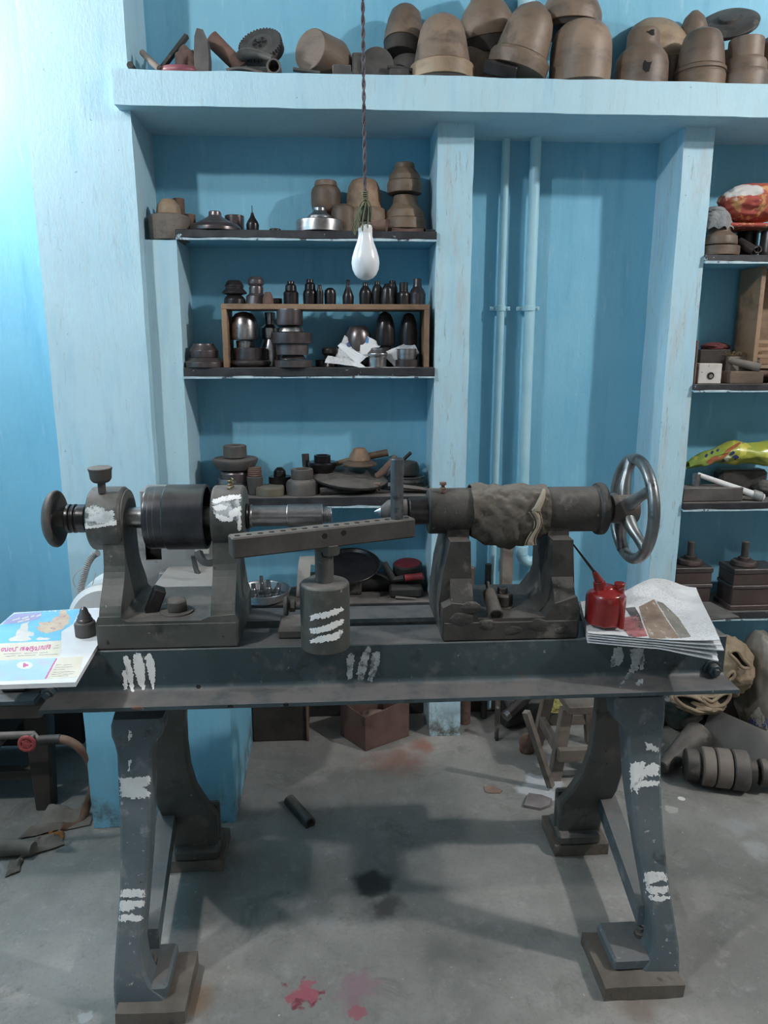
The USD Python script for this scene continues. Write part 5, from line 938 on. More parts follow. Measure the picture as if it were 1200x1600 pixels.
wf0, wf1 = at(1178, 500, 2.52)[0], at(1230, 500, 2.52)[0]; ztf = at(1190, 419, 2.56)[2]
add('wooden_case', 'tall brown wooden case standing at the right picture edge', 'wooden case', [('side_board', cbox(wf0, wf0+.016, 2.50, 2.64, SB+.062, ztf, .0015), WOODF), ('back_board', cbox(wf0+.016, wf1+.1, 2.63, 2.64, SB+.062, ztf, .001), WALL if False else WOODF), ('bottom_board', cbox(wf0-.005, wf1+.1, 2.49, 2.64, SB+.050, SB+.061, .0015), WOODL)]+[('slat', cbox(wf0+.016, wf1+.09, 2.505, 2.512, SB+.085+.024*i, SB+.097+.024*i, .001), WOODF) for i in range(3)])
add('wooden_block', 'dark block carrying the tall wooden case', 'block', (cbox(wf0+.01, wf1+.09, 2.56, 2.645, SB, SB+.0495, .004), DARKW))
add('curved_iron', 'rusty curved iron piece under the tall wooden case', 'iron piece', (tube([at(1186, 572, 2.50)*[1, 1, 0]+[0, 0, SB+.03], at(1196, 566, 2.51)*[1, 1, 0]+[0, 0, SB+.036], at(1215, 572, 2.50)*[1, 1, 0]+[0, 0, SB+.03]], .014, 12, smooth=12), RUST))
# shelf with the hammer
BAGY = Mat(); c = BAGY.mix(BAGY.rm(BAGY.noise(7, 4), .4, .6), (.33, .35, .05), (.22, .31, .06)); c = BAGY.mix(BAGY.rm(BAGY.noise(11, 3, .5, dist=.3), .58, .64), c, (.55, .50, .10)); c = BAGY.mix(BAGY.rm(BAGY.noise(6.5, 3, .5), .60, .66), c, (.06, .22, .15))
BAGM = BAGY.done('yellow_green_wrapper', c, .35, 0., BAGY.noise(35, 4), .4, coat_weight=.3)
def bagf(u, v):
    a = 2*pi*v; px = 1074+u*150; mid = 727-30*u-8*sin(u*5); c_ = at(px, mid, 2.56); rz, ry = (.010+.030*sin(min(1, u*1.4)*pi*.55))*(1+.15*sin(u*17)), .045*(.4+.6*min(1, u*3)); n = meshkit.fbm(np.array([[u*6, cos(a)*1.5, sin(a)*1.5]]), 3, 4)[0]-.5
    return c_+np.array([0, ry*cos(a)+n*.02, rz*sin(a)+n*.022])
bag = sheet(bagf, 50, 40, .001)
BNAVY = gen('wrapper_navy', (.012, .02, .09), (.03, .045, .15), 20, .4); BRED = gen('wrapper_brown_red', (.25, .06, .03), (.38, .13, .05), 18, .4); BWHT = gen('wrapper_white', (.6, .62, .6), (.7, .72, .7), 20, .4)
dl = []
for kk, (i, off, mat_) in enumerate(((0, 0, BRED), (1, 0, BNAVY), (2, 0, BNAVY))):
    pass
dec = [([(1104, 722), (1112, 714), (1122, 712), (1126, 716), (1120, 724), (1108, 726)], BRED), ([(1124, 716), (1136, 702), (1156, 690), (1158, 693), (1140, 706), (1128, 719)], BRED), ([(1159, 688), (1172, 680), (1186, 679), (1182, 686), (1166, 694), (1160, 693)], BNAVY), ([(1122, 724), (1131, 717), (1133, 721), (1126, 727)], BNAVY), ([(1131, 717), (1138, 711), (1143, 715), (1136, 721)], BWHT), ([(1138, 711), (1146, 704), (1149, 707), (1144, 712)], BNAVY), ([(1143, 714), (1150, 710), (1156, 714), (1148, 719)], BNAVY), ([(1100, 713), (1104, 709), (1107, 711), (1103, 715)], BNAVY), ([(1109, 708), (1113, 704), (1116, 706), (1112, 710)], BNAVY), ([(1118, 704), (1122, 700), (1125, 702), (1121, 706)], BNAVY)]
bp_ = [('wrapper', bag, BAGM)]+[('print', d, mm) for d, mm in ((decal([p_], bag, 2, .5, 3), mm) for p_, mm in dec) if d is not None]
add('plastic_wrapper', 'yellow-green printed plastic wrapper lying across the hammer shelf', 'plastic wrapper', bp_, smooth=60)
hk = at(1088, 748, 2.515); h0, h1 = at(1098, 741, 2.515), at(1188, 776, 2.475)
HH = gen('white_hammer_handle', (.55, .56, .56), (.66, .66, .66), 10, .5, 0., [((.35, .35, .34), 20, .6, .75)])
add('hammer', 'hammer with a white round handle and grey end cap', 'hammer', [('head', rod((hk[0], 2.515, hk[2]-.028), (hk[0], 2.515, hk[2]+.018), .014, seg=24, b=.002), STEEL), ('handle', rod(h0-[.02, 0, 0], h1, .0085, .0125, 20), HH), ('end_cap', rod(h1+(h0-h1)*.14, h1+(h0-h1)*-.02, .0165, .0175, 24, .003), GREYM), ('end_plug', rod(h1+(h0-h1)*-.02, h1+(h0-h1)*-.06, .0145, .013, 24, .003), HH)])
add('iron_block', 'grey slab of iron under the hammer handle', 'block', (cbox(at(1066, 775, 2.48)[0], at(1160, 775, 2.48)[0], 2.475, 2.55, SC, at(1100, 762, 2.48)[2], .003), IRON))
add('iron_block', 'dark angular iron block behind the hammer handle', 'block', (cbox(at(1125, 745, 2.58)[0], at(1200, 745, 2.58)[0], 2.575, 2.64, SC, at(1150, 733, 2.6)[2], .012), GREASE))
add('iron_block', 'black iron scrap at the right end of the hammer shelf', 'block', (blob(at(1192, 765, 2.56)*[1, 1, 0]+[0, 0, SC+.03], (.04, .04, .03), .2, 2, 5, 3, -.03), GREASE))
# toolposts
TPM = gen('toolpost_brown_iron', (.060, .042, .040), (.095, .068, .064), 9, .5, .3, [((.03, .024, .023), 14, .6, .75)], bump=50, bstr=.15, dust=(.11, .088, .08))
def toolpost(label, pxl, pxr, pyt, pyb, y, studpx, studtop, rot=0.):
    x0, x1 = at(pxl, pyb, y)[0], at(pxr, pyb, y)[0]; z1 = at(pxl, pyt, y)[2]; h = z1-SD; d = .11; P = []
    P.append(('base_plate', cbox(x0-.008, x1+.008, y-.008, y+d+.006, SD, SD+h*.12, .002), TPM)); P.append(('body', cbox(x0, x1, y, y+d, SD+h*.12, SD+h*.52, .002), TPM))
    P.append(('groove_strip', cbox(x0-.004, x1+.004, y-.004, y+d, SD+h*.52, SD+h*.60, .0015), STEELD)); P.append(('upper_body', cbox(x0, x1, y, y+d, SD+h*.60, SD+h*.88, .002), TPM))
    P.append(('top_plate', cbox(x0-.003, x1+.003, y-.003, y+d, SD+h*.88, z1, .002), STEELD)); sx = at(studpx, pyt, y+d/2)[0]
    P.append(('clamp_washer', along(rev([(.045, 0), (.047, .004), (.044, .016), (.04, .018)], 8), (sx, y+d/2, z1), (0, 0, 1), .39), TPM)); zs = at(studpx, studtop, y+d/2)[2]
    P.append(('stud', rod((sx, y+d/2, z1+.016), (sx, y+d/2, zs), .013, seg=24, b=.002), IRON)); P.append(('stud_nut', hexnut((sx, y+d/2, z1+.018), (0, 0, 1), .022, .014), TPM))
    add('toolpost', label, 'toolpost', P)
toolpost('large brown square steel toolpost at the right edge of the shelf', 1142, 1212, 890, 950, 2.475, 1161, 846)
toolpost('darker square steel toolpost next to the third pillar', 1052, 1108, 888, 945, 2.50, 1077, 846)
add('steel_plate', 'dark thin plate lying before the darker toolpost', 'plate', (cbox(at(1080, 948, 2.465)[0], at(1118, 948, 2.465)[0], 2.462, 2.49, SD, SD+.012, .001), GREASE))

# ------------------------------------------------------------------ on the bed: newspaper, oil can, plate, calendar, cone
a_, b_, c_ = az(1040, 945, ZT+.003), az(1155, 966, ZT+.003), az(1100, 945, ZT+.003)
sp = ext(Polygon([az(1030, 942, ZT)[:2], az(1110, 942, ZT)[:2], az(1156, 966, ZT)[:2], az(1085, 972, ZT)[:2], az(1000, 972, ZT)[:2]]), 'z', ZT+.0003, ZT+.0028)
add('steel_plate', 'dark thin steel plate sticking out at the right end of the bed', 'plate', (sp, GREASE))
NA, NB, NC, ND = az(918, 1000, .80), az(1131, 1019, .80), az(1092, 938, .80), az(906, 950, .80)
def pagef(k, lift, shrink, curl, sag):
    A = NA+(NB-NA)*.0; dx = (NB-NA); dy = (ND-NA)
    def f(u, v):
        p = NA*(1-u)*(1-v)+NB*u*(1-v)+NC*u*v+ND*(1-u)*v; e = max(0, u-.55)/.45; fr = max(0, (.35-v)/.35)
        p = p+(NC-NB)*0; p = p-dx*shrink*u; n = meshkit.fbm(np.array([[u*2.5+k, v*2.5, k*2.]]), 3, k)[0]-.5
        z = ZT+.004+lift+.010*e**1.5*(k-1)*.35+curl*max(0, v-.45)**2*np.exp(-((u-.62)/.26)**2)*3-sag*e*fr+.006*n*(1 if k > 3 else .4)
        return np.array([p[0], p[1], max(z, ZT+.0035+lift if p[1] > YF-.004 else .0)])
    return f
m = Mat(); geo = m.pos(); c = m.mix(m.rm(m.noise(5, 3), .3, .7), (.60, .61, .63), (.68, .69, .71))
ln = m.new('wave_texture', {'wave_type': 'bands', 'bands_direction': 'y', 'scale': 62., 'distortion': 1.0, 'detail': 2.}, vector=geo)+'.fac'
f1 = m.mul(m.rm(ln, .55, .75), m.rm(m.noise(260, 2, .5, (1, .5, 1)), .40, .60)); f1 = m.mul(f1, m.rm(m.noise(14, 2), .42, .52)); c = m.mix(m.mul(f1, .45), c, (.16, .16, .18)); PAGE = m.done('printed_newspaper', c, .85)
SEC = gen('newspaper_edge', (.55, .57, .60), (.70, .72, .75), 40, .8, 0., [((.25, .26, .29), 26, .58, .66), ((.35, .10, .10), 17, .66, .72)])
secsN = []
for k, (lf, sh, cu, sg) in enumerate(((.0015, .03, 0, .012), (.0065, .04, 0, .009), (.012, .0, 0, .006), (.0175, .02, .0, .004), (.022, .035, .05, .0))):
    secsN.append(sheet(pagef(k, lf, sh, cu, sg), 34, 26, .0022 if k < 4 else .0011))
top = secsN[-1]
BROWNP = gen('brown_photo_print', (.20, .14, .105), (.32, .25, .20), 16, .8, 0., [((.55, .52, .48), 60, .58, .66, (1, .25, 1))]); PINKP = gen('red_photo_print', (.30, .08, .09), (.46, .22, .22), 22, .8, 0., [((.10, .09, .1), 30, .56, .66)]); DARKP = gen('dark_photo_print', (.05, .05, .055), (.14, .13, .13), 24, .8)
GREYP = gen('grey_photo_print', (.16, .15, .13), (.27, .25, .22), 18, .8, 0., [((.6, .58, .55), 55, .57, .64, (1, .3, 1))])
fold = tube([NA+[.004, 0, .0+ZT-.80+.005], NA*.5+ND*.5+[-.002, 0, ZT-.80+.006], ND+[0, 0, ZT-.80+.005]], .004, 8, smooth=8)
npz = [('section', s, SEC if k in (1, 2) else PAPER if k < 4 else PAGE) for k, s in enumerate(secsN)]
for poly, mm in (([(998, 948), (1022, 936), (1030, 950), (1046, 975), (1062, 997), (1015, 998), (1006, 975)], BROWNP), ([(1024, 938), (1036, 942), (1060, 965), (1080, 995), (1062, 997), (1046, 972)], GREYP), ([(975, 965), (996, 960), (1004, 975), (1012, 994), (985, 996), (972, 982)], PINKP), ([(976, 950), (992, 948), (1000, 962), (1006, 985), (1000, 985), (988, 966)], DARKP)):
    d = decal([poly], top, 2, .3, 5)
    if d is not None: npz.append(('printed_photo', d, mm))
add('newspaper', 'folded newspapers lying loosely on the right end of the lathe bed', 'newspaper', npz, smooth=50)
oc = az(944, 972, ZT+.0335); oy = oc[1]; zc0 = oc[2]
def oz(py): return at(944, py, oy-.03)[2]
s_ = R(1, 944, 950, oy)
ob = rev([(28*s_, 0), (30*s_, .003), (30.5*s_, oz(945)-zc0), (30*s_, oz(937)-zc0), (27*s_, oz(932)-zc0), (12*s_, oz(925)-zc0), (11*s_, oz(921)-zc0)], 8, .002); ob.apply_transform(trimesh.transformations.rotation_matrix(.39, [0, 0, 1])); ob.apply_translation((oc[0], oy, zc0))
n0 = np.array([at(938, 925, oy)[0], oy, oz(926)]); n1 = at(936, 908, oy-.0); n2 = at(928, 893, oy-.005); n3 = at(896, 851, oy+.0)
add('oil_can', 'dirty red oil can with a long thin spout standing on the newspaper', 'oil can', [('body', ob, RED), ('collar', cat(rod(n0-[0, 0, .004], n1, 10*s_, 9*s_, 20, .001)), RED), ('nozzle', rod(n1, n2, 7*s_, 3.2*s_, 16), RED), ('spout', tube([n2, n3], [.0032, .0018], 10), BLACKST, {'label': 'thin black spout'}),
    ('filler_cap', cat(rod((at(966, 930, oy)[0], oy-.004, oz(934)), (at(966, 930, oy)[0], oy-.004, oz(917)), 8*s_, 8.5*s_, 20, .001), rod((at(957, 928, oy)[0], oy-.006, oz(930)), (at(957, 928, oy)[0], oy-.006, oz(921)), 4*s_)), RED), ('handle_strap', tube([at(966, 934, oy-.034), at(971, 955, oy-.036), at(970, 982, oy-.036)], [.004, .005, .006], 8, smooth=8), RED), ('wire_loop', tube([at(968, 922, oy-.02), at(976, 919, oy-.02), at(979, 922, oy-.02)], .001, 6, smooth=8), STEEL)])
# calendar board
zc_ = ZT+.0005; th = .009
C0, C1, C2, C3, C4 = az(118, 1066, zc_+th), az(151, 1010, zc_+th), az(148, 948, zc_+th), az(22, 957, zc_+th), az(-115, 1074, zc_+th)
bd = Polygon([C0[:2], C1[:2], (hx0-.003, C1[1]+.05), (hx0-.003, C2[1]+.0), C3[:2], C4[:2]])
board = ext(bd, 'z', zc_, zc_+th)
CYAN = gen('cyan_print', (.16, .50, .72), (.24, .58, .78), 10, .6); LCY = gen('pale_blue_print', (.36, .56, .70), (.46, .63, .74), 12, .6, 0., [((.55, .50, .66), 14, .55, .7)]); CREAM = gen('cream_print', (.68, .62, .50), (.74, .70, .60), 14, .6); LILAC = gen('lilac_print', (.36, .34, .58), (.45, .42, .64), 10, .6); PINKL = gen('pink_letter_print', (.55, .12, .30), (.62, .18, .36), 20, .6); FIGW = gen('pale_figure_print', (.62, .58, .56), (.74, .70, .66), 25, .6, 0., [((.40, .26, .22), 60, .60, .68)]); FIGO = gen('lotus_figure_print', (.60, .42, .34), (.72, .58, .42), 40, .6, 0., [((.50, .20, .26), 55, .58, .66)])
SLOT = gen('small_print', (.30, .29, .28), (.45, .44, .42), 80, .7); PEARL = gen('calendar_paper', (.66, .66, .68), (.74, .74, .76), 9, .6)
def px_(l): return [(x/7.5, 940+y/7.5) for x, y in l]
cal = [('board', board, PEARL)]
def pr_(poly, mm, t=.0007, rag=.3, step=2.2, nm='print'):
    d = decal([px_(poly)], board, step, rag, 3, t)
    if d is not None: cal.append((nm, d, mm))
pr_([(-20, 270), (165, 145), (560, 105), (960, 85), (900, 160), (860, 260), (720, 350), (715, 455), (0, 490), (-20, 492)], CYAN, .0004)
pr_([(20, 262), (165, 150), (490, 125), (470, 190), (380, 225), (110, 262)], LILAC, .0007)
pr_([(-20, 498), (720, 460), (715, 560), (700, 645), (-20, 690)], CREAM, .0004)
pr_([(-20, 692), (665, 658), (525, 910), (-20, 935)], LCY, .0004)
pr_([(690, 660), (980, 640), (920, 880), (545, 905)], CREAM, .0004)
pr_([(520, 905), (655, 665), (672, 665), (540, 908)], PINKL, .0006)
# picture on the calendar: a pale seated shape and a rounded rosy shape, clouds, a medallion
pr_([(90, 445), (180, 400), (200, 340), (240, 310), (245, 270), (300, 245), (345, 235), (325, 270), (330, 300), (320, 345), (400, 360), (395, 395), (330, 410), (370, 440), (300, 465), (120, 465)], FIGW, .0008, .6)
pr_([(440, 330), (420, 290), (470, 290), (450, 240), (520, 240), (590, 240), (640, 180), (700, 170), (690, 120), (740, 95), (775, 100), (780, 130), (810, 170), (830, 190), (800, 230), (820, 250), (760, 280), (740, 320), (640, 350), (560, 372), (500, 360)], FIGO, .0008, .6)
pr_([(420, 435), (470, 415), (560, 425), (600, 430), (560, 450), (430, 450)], FIGW, .0008, .5)
for a0 in ((140, 215, 230, 195), (250, 195, 330, 178), (350, 175, 400, 165), (420, 168, 480, 152), (200, 235, 340, 205)): pr_([(a0[0], a0[1]), (a0[2], a0[3]-10), (a0[2]+10, a0[3]+6), (a0[0]+6, a0[1]+14)], FIGW, .001, .3, 1.5)
pr_([(200+90+95*cos(t), 745+45*sin(t)) for t in np.linspace(0, 2*pi, 24)[:-1]], PEARL, .0008)
pr_([(295+30*cos(t)*(1+.3*cos(3*t)), 745+22*sin(t)*(1+.3*cos(3*t))) for t in np.linspace(0, 2*pi, 24)[:-1]], PINKL, .0010)
# the red-violet rounded lettering of the title, traced stroke by stroke
def stroke(pts, w=5.5):
    g = LineString(pts).buffer(w); pr_(list(g.exterior.coords), PINKL, .0009, .05, 1.2, 'letter')
for L_ in ([(62, 560), (45, 545), (25, 548), (14, 568), (24, 582), (40, 575), (36, 560)], [(62, 545), (60, 582)], [(60, 578), (85, 578), (92, 540)], [(135, 560), (118, 545), (104, 562), (112, 580), (128, 575)], [(135, 556), (150, 542), (152, 578), (178, 578), (186, 536)], [(186, 536), (210, 534)], [(236, 572), (250, 540), (268, 535), (262, 570), (285, 530), (280, 572)], [(300, 560), (318, 535), (338, 545), (325, 572), (306, 566)], [(345, 570), (360, 530), (392, 528), (370, 550), (395, 552), (380, 580), (358, 575)], [(400, 545), (425, 530), (432, 550), (408, 565), (440, 568)], [(452, 566), (462, 522)], [(478, 562), (486, 525), (505, 520), (500, 555), (520, 556), (530, 515)], [(540, 556), (552, 512), (592, 508), (580, 550), (566, 545)], [(548, 530), (588, 526)]): stroke(L_)
for i, (x0, x1, y0) in enumerate(((640, 850, 768), (625, 760, 795), (650, 720, 742), (740, 840, 742), (620, 880, 825), (600, 720, 850), (730, 860, 850), (600, 800, 872))):
    pr_([(x0, y0), (x1, y0-8), (x1, y0-2), (x0, y0+6)], SLOT, .0007, .2, 1.5, 'small_print')
for (x0, x1, y0) in ((40, 250, 612), (280, 440, 605), (460, 560, 600), (60, 180, 640), (210, 420, 632), (455, 680, 622), (620, 690, 545), (640, 690, 515)):
    pr_([(x0, y0), (x1, y0-10), (x1, y0-3), (x0, y0+7)], SLOT, .0007, .2, 1.5, 'small_print')
add('wall_calendar', 'cyan and white printed calendar board lying at the left end of the bed', 'calendar', cal)
T('steel_chuck', 'small dark cone-topped chuck standing on the printed calendar', 'steel chuck', 135, az(135, 1000, zc_+th)[1]+.028, zc_+th+.0011, [('base', IRON, [(13, 1000), (15.5, 994), (16, 975), (14, 972)]), ('cone', STEELD, [(12, 972), (12.5, 969), (10, 967), (10.5, 965), (7, 959), (5.5, 953), (2.5, 950), (1, 949.5)])])

# ------------------------------------------------------------------ behind the headstock
yc = 2.03; cx0, cx1 = X(203, 870, yc), X(335, 870, yc)
w0, w1, wz0, wz1 = X(227, 860, yc), X(252, 860, yc), at(240, 875, yc)[2], at(240, 848, yc)[2]
zct = at(260, 815, yc)[2]
cabf = ext(Polygon([(cx0, .472), (cx1, .472), (cx1, zct), (cx0, zct)], [[(w0, wz0), (w1, wz0), (w1, wz1), (w0, wz1)]]), 'y', yc, yc+.004)
cabb = cat(cbox(cx0, cx0+.004, yc+.004, yc+.24, .472, zct, .0005), cbox(cx1-.004, cx1, yc+.004, yc+.24, .472, zct, .0005), cbox(cx0, cx1, yc+.004, yc+.24, zct-.004, zct, .0005), cbox(cx0, cx1, yc+.236, yc+.24, .472, zct, .0005))
inner = cbox(w0-.02, w1+.02, yc+.03, yc+.034, wz0-.02, wz1+.02, .0005)
jb0, jb1 = X(220, 780, 2.06), X(263, 780, 2.06)
add('motor_cabinet', 'grey sheet metal motor cabinet with a square opening behind the headstock', 'motor cabinet', [('front_panel', cabf, GREYM), ('casing', cabb, GREYM), ('inner_plate', inner, BLACKST), ('junction_box', cbox(jb0, jb1, 2.05, 2.14, zct, at(240, 766, 2.05)[2], .003), GREYM), ('white_plate', cbox(X(304, 850, 2.02), X(326, 850, 2.02), 2.018, 2.028, at(315, 866, 2.02)[2], at(315, 826, 2.02)[2], .002), PLASTW),
    ('dusty_ledge', cbox(X(234, 905, 1.83), X(336, 905, 1.83), 1.80, yc, at(280, 925, 1.80)[2]-.012, at(280, 925, 1.80)[2], .004), GREYM), ('ledge_bracket', cbox(X(240, 905, 1.95), X(320, 905, 1.95), 2.005, yc, .472, at(280, 925, 1.80)[2]-.012, .003), GREYM), ('belt_guard', tube([at(302, 868, 1.98), at(306, 888, 1.97), at(314, 902, 1.95), at(330, 905, 1.94)], .007, 10, smooth=16), RUBBER), ('belt', tube([at(310, 862, 1.90), at(325, 880, 1.88), at(335, 878, 1.88)], .012, 4, smooth=12), RUBBER)])
mc = at(170, 962, 1.90); mr = R(56, 170, 955, 1.90)
add('motor', 'pale grey round motor end standing behind the left headstock upright', 'motor', [('end_bell', rod((mc[0], 1.86, mc[2]), (mc[0], 2.012, mc[2]), mr, seg=48, b=.012), gen('pale_motor_paint', (.55, .56, .57), (.66, .67, .68), 6, .45)), ('mount', cbox(mc[0]-.05, mc[0]+.05, 2.01, 2.09, .472, mc[2]-mr*.8, .004), GREYM)])
cp = [at(153, 864, 1.90), at(143, 872, 1.90), at(135, 888, 1.89), at(130, 905, 1.89), at(126, 922, 1.886), at(128, 936, 1.89)]
t_ = tube(cp, .0075, 12, smooth=60); vv = t_.vertices.copy(); k_ = np.arange(60)
rings = tube(cp, [.0075 if i % 2 else .0092 for i in range(60)], 12, smooth=60)
add('flexible_conduit', 'grey corrugated flexible conduit with loose wires beside the headstock', 'conduit', [('hose', rings, GREYM), ('wire', tube([at(127, 919, 1.885), at(118, 917, 1.89), at(114, 908, 1.89), at(117, 898, 1.89), at(129, 888, 1.89), at(146, 876, 1.90)], .0014, 6, smooth=24), PLASTW), ('wire', tube([at(150, 896, 1.89), at(146, 908, 1.89), at(144, 915, 1.89)], .0014, 6, smooth=12), PLASTW)])

# ------------------------------------------------------------------ left bench corner
bt = at(30, 1088, 1.52)[2]; bxr = X(60, 1088, 1.52)
zlow = at(30, 1092, 2.05)[2]
add('work_bench', 'dark grimy bench beam cut off by the left picture edge', 'bench', [('front_rail', cbox(-1.7, bxr, 1.50, 1.535, bt-.012, bt, .002), BEDP), ('top', cbox(-1.7, bxr-.005, 1.536, 1.62, bt-.034, bt-.002, .003), DARKW), ('leg', cbox(-1.60, -1.54, 1.53, 1.60, 0, bt-.034, .003), DARKW), ('leg', cbox(-1.20, -1.14, 1.53, 1.60, 0, bt-.034, .003), DARKW)])
l0, l1 = az(78, 1232, 0)[0], az(103, 1232, 0)[0]
add('low_table', 'dark low table in the gloom under the bench beam', 'table', [('top', cbox(-1.7, l1+.03, 2.02, 2.50, zlow-.05, zlow, .004), DARKW), ('leg', loft([ring4(l0, l1, 2.10, 2.15, 0), ring4(l0-.01, l1+.02, 2.10, 2.15, zlow-.05)]), DARKW), ('leg', cbox(-1.45, -1.39, 2.10, 2.16, 0, zlow-.05, .003), DARKW), ('lower_rail', cbox(-1.7, l0+.01, 2.11, 2.15, .10, .13, .003), DARKW), ('back_board', cbox(-1.7, l1-.02, 2.46, 2.49, .02, zlow-.05, .003), DARKW), ('drawer', cbox(-1.6, l0-.06, 2.05, 2.4, zlow-.16, zlow-.05, .003), DARKW)])
add('packing_block', 'dark packing block between bench and calendar board', 'block', (cbox(X(5, 1075, 1.56), X(48, 1075, 1.56), 1.54, 1.61, bt-.0015, ZT, .006), GREASE))
vc = at(42, 1162, 1.95); VRED = gen('valve_red', (.22, .03, .035), (.32, .06, .06), 20, .5)
vr = R(11, 42, 1162, 1.95)
add('valve', 'red handwheel valve on a dark pipe under the bench', 'valve', [('wheel', cat(tube([vc+[vr*cos(a), 0, vr*sin(a)] for a in np.linspace(0, 2*pi, 25)[:-1]], .006, 8, closed=True), rod(vc-[0, .004, 0], vc+[0, .012, 0], .013, seg=16), *[tube([vc, vc+[vr*cos(a), 0, vr*sin(a)]], .005, 6) for a in np.linspace(0, 2*pi, 6)[:-1]]), VRED), ('stem', rod(vc+[0, .01, 0], vc+[0, .05, 0], .006), IRON), ('pipe', tube([vc+[-.5, .05, .0], vc+[0, .05, 0], at(60, 1157, 2.0), at(92, 1155, 2.0)], .011, 12), IRON), ('pipe_drop', rod(vc+[-.4, .05, 0], (vc[0]-.4, 2.0, .155), .011), IRON), ('coupling', rod(at(62, 1157, 2.0), at(95, 1154, 2.0), .015, .013, 16), RUBBER)])
HOSE = gen('brown_hose', (.11, .065, .045), (.17, .10, .07), 14, .7)
hz = az(132, 1272, .014)
add('hose', 'brown rubber hose hanging from the red valve to the floor', 'hose', (tube([at(92, 1155, 2.0), at(105, 1157, 2.0), at(122, 1167, 2.0), at(137, 1185, 2.01), at(145, 1215, 2.02), at(143, 1240, 2.03), at(136, 1258, 2.05), np.array([hz[0], 2.04, .014]), np.array([hz[0]-.05, 2.0, .013])], .0125, 12, smooth=50), HOSE))
def ragon(label, pxs, seed, mat, h=.035, nm='rag'):
    C = [az(x, y, 0) for x, y in pxs]
    def f(u, v):
        p = C[0]*(1-u)*(1-v)+C[1]*u*(1-v)+C[2]*u*v+C[3]*(1-u)*v; n = meshkit.fbm(np.array([[u*4+seed, v*3, seed*1.3]]), 3, seed)[0]; e = min(1, 5*min(u, 1-u, v, 1-v)+.1)
        return np.array([p[0]+.01*(n-.5), p[1]+.015*(n-.5), .003+h*e*(.35+.9*n)*(.6+.4*sin(v*9+u*4))])
    add(nm, label, 'rag', (sheet(f, 36, 26, .002), mat), smooth=60)
RAGG = gen('dusty_grey_rag', (.13, .118, .10), (.20, .185, .165), 10, .95, bump=100, bstr=.4)
ragon('big dusty grey rag on the floor left of the plinth', [(30, 1312), (142, 1290), (140, 1262), (70, 1278)], 3, RAGG, .045)
ragon('twisted grey rag strip in front of the big dusty rag', [(28, 1345), (100, 1322), (92, 1300), (56, 1318)], 5, RAGG, .03)
ragon('small orange-stained rag between the dusty rags', [(72, 1318), (100, 1312), (98, 1300), (74, 1308)], 7, gen('orange_rag', (.20, .09, .03), (.30, .14, .05), 12, .9), .02)
ragon('grey cloth scrap lowest at the left picture edge', [(8, 1372), (32, 1362), (34, 1342), (14, 1350)], 8, RAGG, .016)
a, b_ = az(-30, 1330, .022), az(52, 1326, .022); add('cloth_roll', 'beige rolled cloth on the floor at the left picture edge', 'cloth roll', (tube([a, (a+b_)/2+[0, .01, .0], b_], [.022, .023, .018], 14, smooth=14), RAGP if False else RAGG))

# ------------------------------------------------------------------ under and behind the lathe
f0, f1, f2 = az(452, 1250, .012), az(485, 1287, .012), None
add('pipe_stub', 'short dark pipe stub lying alone on the cement floor', 'pipe', (rod(f0, f1, R(9.5, 465, 1270, 2.0), seg=28, b=.001, hole=(R(6.2, 465, 1270, 2.0), .06)), GREASE)); 
t0_, t1_, t2_ = az(571, 1174, 0), az(639, 1150, 0), az(545, 1157, 0)
zt_ = at(572, 1122, t0_[1])[2]; ex = (t1_-t0_); ey = (t2_-t0_)*1.5; t3_ = t1_+ey; t2_ = t0_+ey
def wallq(p, q, h0, h1, t=.003):
    n = np.array([-(q-p)[1], (q-p)[0], 0]); n = n/np.linalg.norm(n)*t
    return loft([np.array([p, q, q+n, p+n]), np.array([p+[0, 0, h0], q+[0, 0, h1], q+n+[0, 0, h1], p+n+[0, 0, h0]])])
TIN = gen('rusty_tin', (.11, .065, .055), (.17, .105, .088), 8, .7, .1, [((.06, .04, .035), 12, .58, .74)], bump=50, bstr=.3)
add('tin_box', 'rusty open tin box with a torn rim under the lathe bed', 'tin box', [('side', wallq(t0_, t1_, zt_, zt_+.02), TIN), ('side', wallq(t1_, t3_, zt_+.02, zt_+.015), TIN), ('side', wallq(t3_, t2_, zt_+.015, zt_+.01), TIN), ('side', wallq(t2_, t0_, zt_+.01, zt_), TIN), ('bottom', loft([np.array([t0_, t1_, t3_, t2_])+[0, 0, .0005], np.array([t0_, t1_, t3_, t2_])+[0, 0, .003]]), TIN),
    ('contents', blob(((t0_+t3_)/2)+[0, 0, zt_*.5], (.06, .05, .035), .3, 2.5, 4, 3), RUST)])
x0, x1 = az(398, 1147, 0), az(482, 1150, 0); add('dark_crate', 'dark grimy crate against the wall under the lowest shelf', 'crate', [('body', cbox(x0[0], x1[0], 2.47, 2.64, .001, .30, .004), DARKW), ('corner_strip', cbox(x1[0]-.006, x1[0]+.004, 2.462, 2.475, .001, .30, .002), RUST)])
for lab, xa, xb, py in (('round rusty post standing right of the narrow pillar', 718, 737, 1135),):
    p = az((xa+xb)/2, py, 0); add('iron_post', lab, 'post', (rod((p[0], p[1]+.03, 0), (p[0], p[1]+.03, .62), R(9.5, 727, 1130, p[1]), seg=24), RUST))
p = az(757, 1125, 0); add('iron_post', 'thin dark post behind the rusty one', 'post', (rod((p[0], 2.60, 0), (p[0], 2.60, .62), .012, seg=16), GREASE))
p = at(783, 1105, 2.56); add('iron_post', 'brown wooden post standing behind the tailstock', 'post', (cbox(p[0]-.02, p[0]+.02, 2.54, 2.58, .001, .70, .003), WOODG))
